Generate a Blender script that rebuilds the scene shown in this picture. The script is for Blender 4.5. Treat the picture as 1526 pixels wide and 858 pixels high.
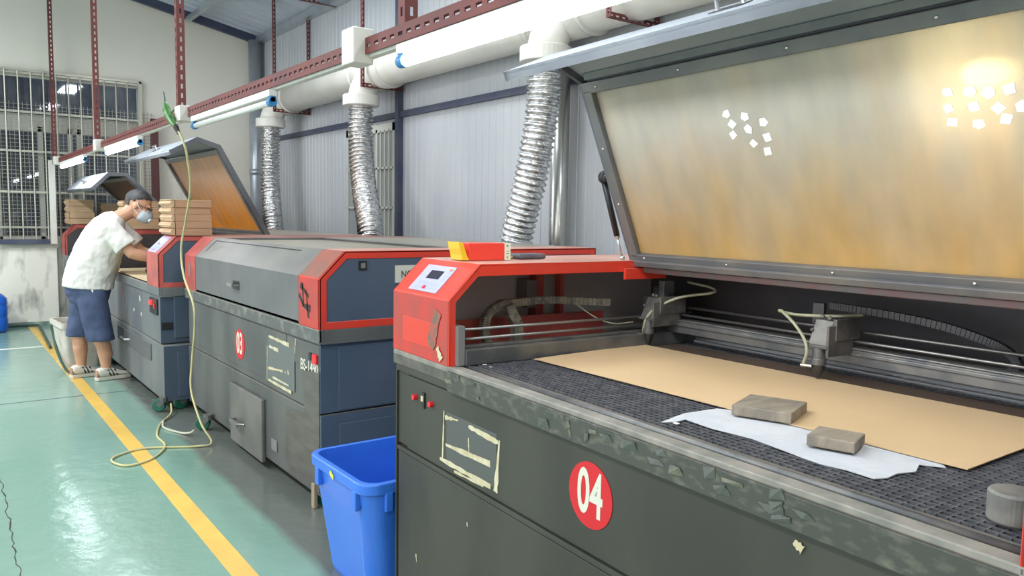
import bpy, bmesh, math, random
from mathutils import Vector, Matrix
from math import sin, cos, pi, radians
random.seed(7)
sc = bpy.context.scene
for o in list(bpy.data.objects): bpy.data.objects.remove(o)
COL = sc.collection

# ---------------------------------------------------------------- camera
YAW, PITCH, ROLL, FPX = radians(36.961), radians(5.191), radians(0.996), 1150.65
F = Vector((sin(YAW)*cos(PITCH), cos(YAW)*cos(PITCH), -sin(PITCH)))
R0 = Vector((cos(YAW), -sin(YAW), 0)); U0 = R0.cross(F)
Rv = cos(ROLL)*R0 + sin(ROLL)*U0; Uv = -sin(ROLL)*R0 + cos(ROLL)*U0
cam = bpy.data.cameras.new('camera'); co = bpy.data.objects.new('camera', cam); COL.objects.link(co)
cam.sensor_width = 36; cam.sensor_fit = 'HORIZONTAL'; cam.lens = FPX/1526*36; cam.clip_start = .05
co.matrix_world = Matrix(((Rv.x, Uv.x, -F.x, 0), (Rv.y, Uv.y, -F.y, 0), (Rv.z, Uv.z, -F.z, 1.38), (0, 0, 0, 1)))
sc.camera = co
# ---------------------------------------------------------------- world, lights, exposure
w = bpy.data.worlds.new('world'); sc.world = w; w.use_nodes = True
w.node_tree.nodes['Background'].inputs[0].default_value = (.91, .95, 1, 1)
w.node_tree.nodes['Background'].inputs[1].default_value = 2.2
TUBE = 34.0
def area(name, loc, sx, sy, power, color, rot=(0, 0, 0)):
    l = bpy.data.lights.new(name, 'AREA'); l.shape = 'RECTANGLE'; l.size = sx; l.size_y = sy; l.energy = power; l.color = color
    o = bpy.data.objects.new(name, l); COL.objects.link(o); o.location = loc; o.rotation_euler = rot; return o
# unseen area lights added overhead to fill the room and brighten the back wall
for yy, pw in ((-.8, 50), (1.6, 55), (4.4, 65), (7.6, 125)): area('fill_light', (-1.3, yy, 3.6), .3, 1.3, pw, (.93, .97, 1))
for yy in (0.6, 4.0, 7.0): area('fill_light', (2.3, yy, 3.75), .3, 1.3, 34, (.93, .96, 1))
vs = sc.view_settings; vs.view_transform = 'Standard'; vs.look = 'None'; vs.gamma = 1; vs.exposure = 0.35; vs.use_curve_mapping = False

# ---------------------------------------------------------------- helpers
class MB:
    def __init__(s): s.v = []; s.f = []
    def add(s, vs, fs):
        n = len(s.v); s.v += [tuple(v) for v in vs]; s.f += [tuple(i+n for i in f) for f in fs]; return s
    def box(s, x0, x1, y0, y1, z0, z1, M=None):
        v = [Vector((x, y, z)) for x in (x0, x1) for y in (y0, y1) for z in (z0, z1)]
        if M: v = [M @ p for p in v]
        return s.add(v, [(0, 1, 3, 2), (4, 6, 7, 5), (0, 4, 5, 1), (2, 3, 7, 6), (0, 2, 6, 4), (1, 5, 7, 3)])
    def bar(s, a, b, wd, ht, up=(0, 0, 1)):
        a, b = Vector(a), Vector(b); d = (b-a).normalized(); u = Vector(up); sd = d.cross(u)
        if sd.length < 1e-4: sd = d.cross(Vector((1, 0, 0)))
        sd.normalize(); u = sd.cross(d); v = []
        for p in (a, b):
            for i, j in ((-1, -1), (1, -1), (1, 1), (-1, 1)): v.append(p + sd*wd/2*i + u*ht/2*j)
        return s.add(v, [(3, 2, 1, 0), (4, 5, 6, 7), (0, 1, 5, 4), (1, 2, 6, 5), (2, 3, 7, 6), (3, 0, 4, 7)])
    def prism(s, poly, y0, y1, ax='y'):
        n = len(poly)
        def P(a, b, t): return {'y': (a, t, b), 'x': (t, a, b), 'z': (a, b, t)}[ax]
        v = [P(a, b, y0) for a, b in poly] + [P(a, b, y1) for a, b in poly]
        return s.add(v, [tuple(range(n-1, -1, -1)), tuple(range(n, 2*n))] + [(i, (i+1) % n, (i+1) % n+n, i+n) for i in range(n)])
    def ring(s, outer, inner, y0, y1, closed=True, ax='y'):
        n = len(outer); P = lambda a, b, t: {'y': (a, t, b), 'x': (t, a, b), 'z': (a, b, t)}[ax]
        v = [P(a, b, t) for t in (y0, y1) for pl in (outer, inner) for a, b in pl]; f = []
        for i in range(n if closed else n-1):
            j = (i+1) % n
            f += [(i, j, n+j, n+i), (2*n+i, 3*n+i, 3*n+j, 2*n+j), (i, 2*n+i, 2*n+j, j), (n+i, n+j, 3*n+j, 3*n+i)]
        if not closed:
            for i in (0, n-1): f.append((i, n+i, 3*n+i, 2*n+i))
        return s.add(v, f)
    def tube(s, pts, r, n=10, cap=True, r1=None, close=False):
        pts = [Vector(p) for p in pts]; m = len(pts); v = []; prev = None
        for i, p in enumerate(pts):
            d = (pts[min(i+1, m-1)] - pts[max(i-1, 0)])
            if close: d = pts[(i+1) % m]-pts[i-1]
            d.normalize()
            if prev is None: u = d.orthogonal().normalized()
            else:
                u = prev - d*prev.dot(d); u = u.normalized() if u.length > 1e-5 else d.orthogonal().normalized()
            prev = u; t = d.cross(u); rr = r[i] if isinstance(r, (list, tuple)) else (r if r1 is None else r + (r1-r)*i/max(1, m-1))
            v += [p + (u*cos(2*pi*k/n) + t*sin(2*pi*k/n))*rr for k in range(n)]
        f = [(i*n+k, i*n+(k+1) % n, (i+1)*n+(k+1) % n, (i+1)*n+k) for i in range(m-1) for k in range(n)]
        if close: f += [((m-1)*n+k, (m-1)*n+(k+1) % n, (k+1) % n, k) for k in range(n)]
        elif cap: f += [tuple(range(n-1, -1, -1)), tuple((m-1)*n+k for k in range(n))]
        return s.add(v, f)
    def ell(s, c, r, n=14, m=9, M=None):
        c = Vector(c); r = (r, r, r) if not isinstance(r, (tuple, list)) else r; v = []
        for i in range(1, m):
            a = pi*i/m
            for k in range(n):
                p = Vector((r[0]*sin(a)*cos(2*pi*k/n), r[1]*sin(a)*sin(2*pi*k/n), r[2]*cos(a))); v.append((M @ p if M else p)+c)
        t, b = Vector((0, 0, r[2])), Vector((0, 0, -r[2])); v += [(M @ t if M else t)+c, (M @ b if M else b)+c]
        f = [(i*n+k, (i+1)*n+k, (i+1)*n+(k+1) % n, i*n+(k+1) % n) for i in range(m-2) for k in range(n)]
        T = (m-1)*n; f += [(T, k, (k+1) % n) for k in range(n)] + [(T+1, (m-2)*n+(k+1) % n, (m-2)*n+k) for k in range(n)]
        return s.add(v, f)
    def cap(s, a, b, r0, r1=None, n=12):     # tapered limb with rounded ends
        a, b = Vector(a), Vector(b); r1 = r0 if r1 is None else r1; d = (b-a); L = d.length; d.normalize(); pts = []; rs = []
        for k in range(4): t = pi/2*(1-k/4+.0); pts.append(a - d*r0*sin(t)); rs.append(max(1e-4, r0*cos(t)))
        pts.append(a); rs.append(r0); pts.append(b); rs.append(r1)
        for k in range(1, 5): t = pi/2*k/4; pts.append(b + d*r1*sin(t)); rs.append(max(1e-4, r1*cos(t)))
        return s.tube(pts, rs, n)
    def build(s, name, mat, parent=None, label=None, bev=0, smooth=False, cat=None, group=None, kind=None, loc=None, rot=None, remesh=0, sm=0):
        me = bpy.data.meshes.new(name); me.from_pydata([tuple(v) for v in s.v], [], s.f); me.validate()
        b = bmesh.new(); b.from_mesh(me); bmesh.ops.recalc_face_normals(b, faces=b.faces); b.to_mesh(me); b.free()
        o = bpy.data.objects.new(name, me); COL.objects.link(o); me.materials.append(mat)
        if parent: o.parent = parent
        if loc: o.location = loc
        if rot: o.rotation_euler = rot
        if remesh:
            m = o.modifiers.new('remesh', 'REMESH'); m.mode = 'VOXEL'; m.voxel_size = remesh; m.use_smooth_shade = True
            if sm: m = o.modifiers.new('smooth', 'SMOOTH'); m.factor = .6; m.iterations = sm
        if bev:
            m = o.modifiers.new('bevel', 'BEVEL'); m.width = bev; m.segments = 2; m.limit_method = 'ANGLE'; m.angle_limit = radians(40)
        if smooth:
            for p in me.polygons: p.use_smooth = True
        tag(o, label, cat, group, kind); return o
def tag(o, label=None, cat=None, group=None, kind=None):
    for k, v in (('label', label), ('category', cat), ('group', group), ('kind', kind)):
        if v: o[k] = v
    return o
def thing(name, label, cat, loc=(0, 0, 0), rz=0, group=None):
    o = bpy.data.objects.new(name, None); COL.objects.link(o); o.location = loc; o.rotation_euler = (0, 0, rz); o.empty_display_size = .1
    return tag(o, label, cat, group)
def copy_tree(o, parent=None):
    c = o.copy(); COL.objects.link(c); c.parent = parent
    for ch in [x for x in bpy.data.objects if x.parent == o]: copy_tree(ch, c)
    return c
def text_mesh(body, size, depth, sx=1.0, name='number', mat=None, parent=None, M=None, label=None, xs=(0, 0)):
    cu = bpy.data.curves.new('t', 'FONT'); cu.body = body; cu.size = size; cu.extrude = depth; cu.align_x = 'CENTER'; cu.align_y = 'CENTER'; cu.offset = xs[0]; cu.space_character = 1+xs[1]
    to = bpy.data.objects.new('t', cu); COL.objects.link(to); dg = bpy.context.evaluated_depsgraph_get()
    me = bpy.data.meshes.new_from_object(to.evaluated_get(dg)); bpy.data.objects.remove(to); bpy.data.curves.remove(cu)
    me.transform(Matrix.Diagonal((sx, 1, 1, 1))); me.transform(M); me.materials.clear(); me.materials.append(mat)
    o = bpy.data.objects.new(name, me); COL.objects.link(o); o.parent = parent; return tag(o, label)

def mat(name, col, rough=.5, metal=0, col2=None, scale=6, detail=6, contrast=(.4, .6), stretch=(1, 1, 1), bump=0, bscale=60, dust=None, dustamt=.8, emit=0, trans=0, alpha=1, spec=.5, coat=0, rvar=0):
    m = bpy.data.materials.new(name); m.use_nodes = True; nt = m.node_tree; N = nt.nodes; L = nt.links; p = N['Principled BSDF']
    c4 = (*col, 1); p.inputs['Base Color'].default_value = c4; p.inputs['Roughness'].default_value = rough; p.inputs['Metallic'].default_value = metal
    p.inputs['Specular IOR Level'].default_value = spec; p.inputs['Coat Weight'].default_value = coat
    if trans: p.inputs['Transmission Weight'].default_value = trans
    if emit: p.inputs['Emission Color'].default_value = c4; p.inputs['Emission Strength'].default_value = emit
    tc = N.new('ShaderNodeTexCoord'); mp = N.new('ShaderNodeMapping'); mp.inputs['Scale'].default_value = stretch; L.new(tc.outputs['Object'], mp.inputs[0])
    out = None
    if col2:
        n = N.new('ShaderNodeTexNoise'); n.inputs['Scale'].default_value = scale; n.inputs['Detail'].default_value = detail; L.new(mp.outputs[0], n.inputs[0])
        r = N.new('ShaderNodeValToRGB'); r.color_ramp.elements[0].position = contrast[0]; r.color_ramp.elements[1].position = contrast[1]
        r.color_ramp.elements[0].color = c4; r.color_ramp.elements[1].color = (*col2, 1); L.new(n.outputs[0], r.inputs[0]); out = r.outputs[0]
        if rvar:
            mr = N.new('ShaderNodeMapRange'); mr.inputs[3].default_value = rough-rvar; mr.inputs[4].default_value = rough+rvar; L.new(n.outputs[0], mr.inputs[0]); L.new(mr.outputs[0], p.inputs['Roughness'])
    if dust:
        g = N.new('ShaderNodeNewGeometry'); sx = N.new('ShaderNodeSeparateXYZ'); L.new(g.outputs['Normal'], sx.inputs[0])
        mr = N.new('ShaderNodeMapRange'); mr.inputs[1].default_value = .55 if name.startswith('lid') else .82; mr.inputs[2].default_value = .97; mr.inputs[4].default_value = dustamt; L.new(sx.outputs[2], mr.inputs[0])
        n2 = N.new('ShaderNodeTexNoise'); n2.inputs['Scale'].default_value = 5; n2.inputs['Detail'].default_value = 5; L.new(tc.outputs['Object'], n2.inputs[0])
        m2 = N.new('ShaderNodeMapRange'); m2.inputs[1].default_value = .3; m2.inputs[2].default_value = .6; m2.inputs[3].default_value = .6; L.new(n2.outputs[0], m2.inputs[0])
        mu = N.new('ShaderNodeMath'); mu.operation = 'MULTIPLY'; L.new(mr.outputs[0], mu.inputs[0]); L.new(m2.outputs[0], mu.inputs[1])
        mx = N.new('ShaderNodeMix'); mx.data_type = 'RGBA'; L.new(mu.outputs[0], mx.inputs[0]); mx.inputs[7].default_value = (*dust, 1)
        if out: L.new(out, mx.inputs[6])
        else: mx.inputs[6].default_value = c4
        out = mx.outputs[2]
    if out: L.new(out, p.inputs['Base Color'])
    if bump:
        n = N.new('ShaderNodeTexNoise'); n.inputs['Scale'].default_value = bscale; n.inputs['Detail'].default_value = 4; L.new(mp.outputs[0], n.inputs[0])
        b = N.new('ShaderNodeBump'); b.inputs['Strength'].default_value = bump; b.inputs['Distance'].default_value = .05 if bscale < 10 else .01; L.new(n.outputs[0], b.inputs['Height']); L.new(b.outputs[0], p.inputs['Normal'])
    return m
DUST = (.36, .31, .24)
M_ = dict(
 wallr=mat('metal_wall', (.44, .465, .495), .34, 0, (.49, .51, .53), 1.5, stretch=(1, 1, .3)),
 wallb=mat('plaster', (.62, .60, .53), .9, 0, (.70, .69, .63), .8, 8, (.3, .7)),
 ceil=mat('roof_sheet', (.52, .57, .64), .5, 0, (.44, .48, .54), 1.2),
 steel_dark=mat('dark_steel', (.05, .06, .11), .5, 0, (.07, .08, .12), 5),
 galv=mat('galvanised', (.42, .46, .50), .35, .6, (.5, .53, .56), 4),
 redox=mat('red_oxide', (.165, .038, .032), .6, 0, (.13, .032, .03), 5),
 pvc=mat('white_pvc', (.66, .65, .58), .45, 0, (.72, .71, .65), 4),
 pvcd=mat('pvc_joint', (.30, .29, .26), .6),
 foil=mat('foil', (.80, .80, .78), .2, 1, (.5, .5, .5), 30, bump=1.0, bscale=45),
 silver=mat('silver_pipe', (.62, .62, .60), .28, .85, (.5, .5, .48), 6, stretch=(1, 1, .2)),
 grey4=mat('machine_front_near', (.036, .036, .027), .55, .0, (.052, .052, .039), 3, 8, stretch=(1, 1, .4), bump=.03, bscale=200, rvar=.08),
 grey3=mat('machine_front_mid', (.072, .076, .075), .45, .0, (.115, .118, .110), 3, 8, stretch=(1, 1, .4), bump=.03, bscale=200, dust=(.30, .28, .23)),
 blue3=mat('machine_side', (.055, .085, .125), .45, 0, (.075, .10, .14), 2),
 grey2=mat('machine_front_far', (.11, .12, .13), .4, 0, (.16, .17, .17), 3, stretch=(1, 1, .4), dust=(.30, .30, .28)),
 lidg=mat('lid_grey', (.115, .12, .125), .45, 0, (.15, .152, .15), 2.5, dust=(.33, .30, .24), dustamt=.75),
 lidl=mat('lid_light', (.30, .33, .36), .5, 0, (.36, .39, .42), 3), lidd=mat('lid_dark', (.095, .10, .115), .42, .1, (.12, .125, .135), 4),
 red=mat('machine_red', (.70, .045, .022), .38, 0, (.62, .05, .03), 4, dust=(.56, .36, .28), dustamt=.9),
 redw=mat('machine_red_worn', (.60, .035, .025), .42, 0, (.36, .06, .045), 7, 9, (.42, .66), stretch=(1, 1, .5), dust=(.48, .27, .20), dustamt=.85),
 redm=mat('machine_red_faded', (.52, .10, .08), .42, 0, (.36, .075, .065), 6, 8, dust=(.25, .17, .13), dustamt=.9),
 inner=mat('inner_dark', (.045, .042, .048), .5, 0, (.065, .055, .055), 4, dust=(.12, .11, .10)),
 innerg=mat('inner_grey', (.17, .16, .16), .5, 0, (.21, .20, .20), 3),
 frame=mat('lid_frame', (.13, .13, .135), .4, .3, (.17, .16, .15), 6),
 rail=mat('bed_rim', (.32, .29, .25), .6, .1, (.19, .19, .165), 14, 9, (.35, .65)),
 rub=mat('bed_rim_face', (.060, .062, .052), .45, .1, (.17, .165, .125), 22, 10, (.5, .8), stretch=(1, 1, 2)),
 grid=mat('grid_steel', (.12, .125, .14), .4, .4, (.19, .19, .20), 30), rod=mat('rod_steel', (.28, .27, .26), .35, .8),
 alu=mat('dusty_steel', (.12, .125, .13), .42, .5, (.19, .185, .175), 10, dust=(.30, .28, .24), dustamt=.5),
 kraft=mat('kraft', (.61, .43, .245), .8, 0, (.58, .41, .23), 3, bump=.04, bscale=120),
 kraftb=mat('cardboard_side', (.40, .225, .13), .85, 0, (.46, .27, .16), 3, 4, stretch=(1, 1, 90), contrast=(.42, .58)),
 kraftl=mat('cardboard_edge', (.58, .40, .24), .85, 0, (.42, .27, .16), 3, 4, stretch=(1, 1, 90), contrast=(.42, .58)),
 paper=mat('white_paper', (.56, .57, .59), .85, 0, (.50, .52, .55), 12, bump=.15, bscale=60),
 wood=mat('stained_block', (.20, .17, .135), .7, 0, (.32, .27, .20), 8, 9, (.4, .65), stretch=(1, 3, 1), bump=.3, bscale=40),
 brown=mat('brown_board', (.085, .055, .04), .6, 0, (.11, .07, .05), 5),
 white=mat('white_enamel', (.82, .82, .78), .4),
 cream=mat('cream_tape', (.52, .45, .27), .8, 0, (.62, .57, .40), 20),
 stick=mat('sticker_red', (.60, .010, .018), .45),
 digit=mat('sticker_digit', (.66, .65, .54), .5),
 black=mat('black_plastic', (.015, .015, .017), .4),
 handle=mat('handle_metal', (.34, .34, .34), .3, .8),
 chrome=mat('chrome', (.65, .63, .58), .22, .9),
 bin=mat('blue_plastic', (.035, .17, .70), .38, 0, (.045, .20, .78), 2, coat=.2),
 yellow=mat('yellow_paint', (.78, .50, .10), .35, 0, (.70, .44, .09), 5),
 whitep=mat('white_paint', (.72, .76, .66), .4),
 green=mat('green_wheel', (.01, .12, .07), .35),
 cable=mat('cable', (.62, .56, .25), .5, 0, (.50, .46, .26), 6),
 cabled=mat('dark_cable', (.03, .07, .05), .5),
 lcd=mat('lcd', (.03, .03, .05), .2), panel=mat('panel_face', (.42, .42, .62), .4), key=mat('key_grey', (.36, .42, .66), .5),
 redled=mat('red_button', (.75, .02, .03), .3), ink=mat('black_ink', (.02, .015, .015), .6),
 skin=mat('skin', (.58, .31, .19), .5, 0, (.52, .27, .17), 12), skinl=mat('lips', (.4, .16, .12), .5),
 hair=mat('hair', (.035, .033, .036), .6, 0, (.15, .145, .15), 9, 8, (.4, .65), bump=.4, bscale=220),
 shirt=mat('shirt_white', (.70, .68, .63), .9, 0, (.74, .72, .68), 3, stretch=(2.2, 2.2, 1), bump=.5, bscale=4), shorts=mat('shorts_navy', (.045, .065, .13), .8, 0, (.065, .09, .17), 8, bump=.2, bscale=30),
 shoe=mat('shoe_white', (.66, .62, .54), .6), sole=mat('shoe_sole', (.60, .56, .48), .7), maskm=mat('mask_grey', (.42, .48, .52), .7), glasses=mat('glasses', (.05, .03, .03), .3),
 tan=mat('shoe_heel', (.36, .22, .14), .7),
 jug=mat('jug_blue', (.02, .16, .72), .15, 0, None, trans=.3), plaster2=mat('white_plastic_dirty', (.60, .57, .50), .6, 0, (.42, .37, .30), 6, 9, (.4, .7)),
 meshw=mat('wire', (.35, .34, .29), .4, .6), barw=mat('bar_steel', (.46, .45, .38), .35, .5),
 void=mat('dark_room', (.035, .04, .055), .8, 0, (.12, .12, .12), 3, 6, (.45, .7)),
 plug=mat('green_tape', (.03, .15, .03), .45, 0, (.06, .20, .04), 30), glowtube=mat('tube_glow', (.88, .94, 1), .5, emit=TUBE), tubeoff=mat('tube_off', (.75, .75, .72), .3), cap=mat('blue_cap', (.03, .20, .45), .4),
)
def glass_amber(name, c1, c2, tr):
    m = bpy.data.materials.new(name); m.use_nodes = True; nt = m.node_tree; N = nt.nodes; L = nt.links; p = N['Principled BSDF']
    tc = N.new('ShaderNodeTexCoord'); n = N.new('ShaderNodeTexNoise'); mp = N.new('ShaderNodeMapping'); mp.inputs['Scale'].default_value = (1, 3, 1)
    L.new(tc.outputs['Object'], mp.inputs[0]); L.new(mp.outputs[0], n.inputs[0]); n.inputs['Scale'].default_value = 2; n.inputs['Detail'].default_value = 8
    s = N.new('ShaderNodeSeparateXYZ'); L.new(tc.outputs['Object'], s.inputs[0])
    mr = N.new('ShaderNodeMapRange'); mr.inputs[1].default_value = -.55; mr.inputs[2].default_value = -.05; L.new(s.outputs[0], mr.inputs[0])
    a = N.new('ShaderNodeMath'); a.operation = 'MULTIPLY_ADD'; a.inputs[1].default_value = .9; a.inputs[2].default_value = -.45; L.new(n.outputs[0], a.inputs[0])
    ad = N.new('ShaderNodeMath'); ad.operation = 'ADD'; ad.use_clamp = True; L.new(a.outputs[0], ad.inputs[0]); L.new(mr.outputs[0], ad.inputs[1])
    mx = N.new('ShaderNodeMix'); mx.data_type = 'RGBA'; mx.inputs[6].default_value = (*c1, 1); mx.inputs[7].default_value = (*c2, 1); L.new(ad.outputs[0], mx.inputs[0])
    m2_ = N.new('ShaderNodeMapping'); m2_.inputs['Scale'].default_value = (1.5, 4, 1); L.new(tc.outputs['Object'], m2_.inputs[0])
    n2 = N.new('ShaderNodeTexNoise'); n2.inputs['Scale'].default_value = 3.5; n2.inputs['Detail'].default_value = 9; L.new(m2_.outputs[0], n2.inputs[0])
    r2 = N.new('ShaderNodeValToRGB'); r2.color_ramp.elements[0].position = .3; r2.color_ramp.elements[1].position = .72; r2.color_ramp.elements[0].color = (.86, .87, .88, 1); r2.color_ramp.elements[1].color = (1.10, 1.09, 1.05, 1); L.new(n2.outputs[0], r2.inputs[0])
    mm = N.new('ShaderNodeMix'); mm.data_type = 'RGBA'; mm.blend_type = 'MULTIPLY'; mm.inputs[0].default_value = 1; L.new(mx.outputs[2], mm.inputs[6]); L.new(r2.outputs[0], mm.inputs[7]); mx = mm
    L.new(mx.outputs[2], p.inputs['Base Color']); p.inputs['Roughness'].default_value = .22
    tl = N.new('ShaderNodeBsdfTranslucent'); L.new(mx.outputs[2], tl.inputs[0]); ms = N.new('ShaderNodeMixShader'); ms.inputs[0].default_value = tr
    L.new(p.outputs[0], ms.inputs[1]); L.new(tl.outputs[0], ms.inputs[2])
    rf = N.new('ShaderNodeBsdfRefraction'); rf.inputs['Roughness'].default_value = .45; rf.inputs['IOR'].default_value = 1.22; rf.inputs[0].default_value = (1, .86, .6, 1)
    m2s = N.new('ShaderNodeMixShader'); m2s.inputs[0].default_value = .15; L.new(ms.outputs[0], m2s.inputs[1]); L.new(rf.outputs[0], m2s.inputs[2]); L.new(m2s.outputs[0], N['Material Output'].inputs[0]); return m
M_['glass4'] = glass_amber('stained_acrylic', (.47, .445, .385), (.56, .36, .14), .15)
M_['glass2'] = glass_amber('amber_acrylic', (.55, .38, .27), (.85, .36, .03), .35)  # paler top tone takes in reflected light; orange lower part is stain
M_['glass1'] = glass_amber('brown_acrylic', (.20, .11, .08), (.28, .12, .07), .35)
M_['glass3'] = mat('dusty_acrylic', (.30, .27, .21), .45, 0, (.25, .23, .18), 4)
def winglass():
    m = bpy.data.materials.new('window_glass'); m.use_nodes = True; nt = m.node_tree; N = nt.nodes; L = nt.links
    g = N.new('ShaderNodeBsdfGlossy'); g.inputs[1].default_value = .03; t = N.new('ShaderNodeBsdfTransparent'); t.inputs[0].default_value = (.75, .8, .85, 1)
    fr = N.new('ShaderNodeFresnel'); fr.inputs[0].default_value = 1.6; mx = N.new('ShaderNodeMixShader'); L.new(fr.outputs[0], mx.inputs[0]); L.new(t.outputs[0], mx.inputs[1]); L.new(g.outputs[0], mx.inputs[2])
    L.new(mx.outputs[0], N['Material Output'].inputs[0]); return m
M_['glass'] = winglass()

# ---------------------------------------------------------------- floor
def floor_mat():
    m = bpy.data.materials.new('epoxy_floor'); m.use_nodes = True; nt = m.node_tree; N = nt.nodes; L = nt.links; p = N['Principled BSDF']
    tc = N.new('ShaderNodeTexCoord'); n = N.new('ShaderNodeTexNoise'); n.inputs['Scale'].default_value = .9; n.inputs['Detail'].default_value = 6; L.new(tc.outputs['Object'], n.inputs[0])
    r = N.new('ShaderNodeValToRGB'); r.color_ramp.elements[0].position = .35; r.color_ramp.elements[1].position = .68
    r.color_ramp.elements[0].color = (.19, .34, .265, 1); r.color_ramp.elements[1].color = (.25, .38, .315, 1); L.new(n.outputs[0], r.inputs[0])
    s = N.new('ShaderNodeSeparateXYZ'); L.new(tc.outputs['Object'], s.inputs[0])
    n3 = N.new('ShaderNodeTexNoise'); n3.inputs['Scale'].default_value = 3; L.new(tc.outputs['Object'], n3.inputs[0])
    a = N.new('ShaderNodeMath'); a.operation = 'MULTIPLY_ADD'; a.inputs[1].default_value = .06; L.new(n3.outputs[0], a.inputs[0]); L.new(s.outputs[0], a.inputs[2])
    mr = N.new('ShaderNodeMapRange'); mr.inputs[1].default_value = 1.17; mr.inputs[2].default_value = 1.22; L.new(a.outputs[0], mr.inputs[0])   # darker grey-green tone along and under the machines
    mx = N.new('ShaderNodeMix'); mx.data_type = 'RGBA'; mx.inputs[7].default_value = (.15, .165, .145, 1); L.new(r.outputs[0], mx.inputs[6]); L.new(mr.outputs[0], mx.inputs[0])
    L.new(mx.outputs[2], p.inputs['Base Color']); p.inputs['Roughness'].default_value = .17; p.inputs['Specular IOR Level'].default_value = .6
    n2 = N.new('ShaderNodeTexNoise'); n2.inputs['Scale'].default_value = 9; n2.inputs['Detail'].default_value = 5; L.new(tc.outputs['Object'], n2.inputs[0])
    b = N.new('ShaderNodeBump'); b.inputs['Strength'].default_value = .35; b.inputs['Distance'].default_value = .012; L.new(n2.outputs[0], b.inputs['Height']); L.new(b.outputs[0], p.inputs['Normal'])
    return m
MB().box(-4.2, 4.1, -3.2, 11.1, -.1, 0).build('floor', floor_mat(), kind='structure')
# ---------------------------------------------------------------- walls
XW, YW = 3.72, 10.8
mb = MB(); pts = []
y = -3.2
while y < YW+.2:
    pts += [(XW, y), (XW, y+.078), (XW+.005, y+.082), (XW+.005, y+.095)]; y += .1
n = len(pts); v = [(a, b, z) for z in (0, 3.8) for a, b in pts] + [(XW+.06, b, z) for z in (0, 3.8) for a, b in pts]
f = [(i, i+1, n+i+1, n+i) for i in range(n-1)] + [(2*n+i, 2*n+i+1, 3*n+i+1, 3*n+i) for i in range(n-1)] + [(i, i+1, 2*n+i+1, 2*n+i) for i in range(n-1)] + [(n+i, n+i+1, 3*n+i+1, 3*n+i) for i in range(n-1)]
mb.add(v, f).build('wall_right', M_['wallr'], kind='structure')
def wall_back_mat():
    m = mat('plaster_mould', (.78, .74, .63), .9, 0, (.82, .80, .72), .8, 8, (.3, .7)); nt = m.node_tree; N = nt.nodes; L = nt.links; p = N['Principled BSDF']
    src = p.inputs['Base Color'].links[0].from_socket
    tc = N.new('ShaderNodeTexCoord'); mp = N.new('ShaderNodeMapping'); mp.inputs['Scale'].default_value = (4, 4, 1.6); L.new(tc.outputs['Object'], mp.inputs[0])
    n = N.new('ShaderNodeTexNoise'); n.inputs['Scale'].default_value = 2.2; n.inputs['Detail'].default_value = 9; L.new(mp.outputs[0], n.inputs[0])
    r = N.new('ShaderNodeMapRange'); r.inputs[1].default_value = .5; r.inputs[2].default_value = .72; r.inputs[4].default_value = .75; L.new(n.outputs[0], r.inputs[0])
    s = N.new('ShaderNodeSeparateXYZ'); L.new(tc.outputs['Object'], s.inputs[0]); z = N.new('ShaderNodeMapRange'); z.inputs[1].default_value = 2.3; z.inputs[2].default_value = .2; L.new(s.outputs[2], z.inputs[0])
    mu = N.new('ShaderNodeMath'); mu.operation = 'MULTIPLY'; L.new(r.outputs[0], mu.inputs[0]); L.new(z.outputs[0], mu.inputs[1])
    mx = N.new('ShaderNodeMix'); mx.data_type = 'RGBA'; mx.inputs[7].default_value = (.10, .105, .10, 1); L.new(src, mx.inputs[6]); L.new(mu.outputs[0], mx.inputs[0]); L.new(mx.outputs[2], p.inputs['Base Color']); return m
WB = wall_back_mat()
# back wall with a wide window hole  x -3.4..2.18, z .97..2.97 ; the parapet below steps forward
mb = MB(); mb.box(2.18, 3.8, YW, YW+.2, 0, 4.3); mb.box(-4.1, 2.18, YW, YW+.2, 2.97, 5.7); mb.box(2.18, 3.8, YW, YW+.2, 4.3, 4.31)
mb.box(-4.1, -2.6, YW, YW+.2, .97, 2.97); mb.box(-4.1, 2.18, YW, YW+.2, 0, .97); mb.build('wall_back', WB, kind='structure')
WBW = mat('parapet_white', (.66, .68, .68), .85, 0, (.72, .73, .72), 2)
nt = WBW.node_tree
MB().box(-4.1, 1.2, YW-.09, YW-.003, 0, .93).build('wall_back_parapet', WB, kind='structure')
MB().box(-4.1, 1.215, YW-.11, YW-.003, .93, .975).build('trim_1', mat('sill', (.60, .58, .50), .8, 0, (.5, .49, .43), 4), kind='structure')
MB().box(-4.1, 1.19, YW-.13, YW-.092, 0, .05).build('baseboard_back', mat('skirt', (.12, .20, .16), .5, 0, (.4, .45, .4), 5), kind='structure')
mb = MB(); mb.box(-4.2, -4.0, -3.2, -1.5, 0, 5.3).box(-4.2, -4.0, 10.2, 11, 0, 5.3).box(-4.2, -4.0, -1.5, 10.2, 3.4, 5.3).box(-4.2, -4, 4, 4.5, 0, 3.4); mb.build('wall_left', M_['wallb'], kind='structure')
MB().box(-4.1, 3.8, -3.3, -3.1, 0, 5.4).build('wall_front', M_['wallb'], kind='structure')
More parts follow.
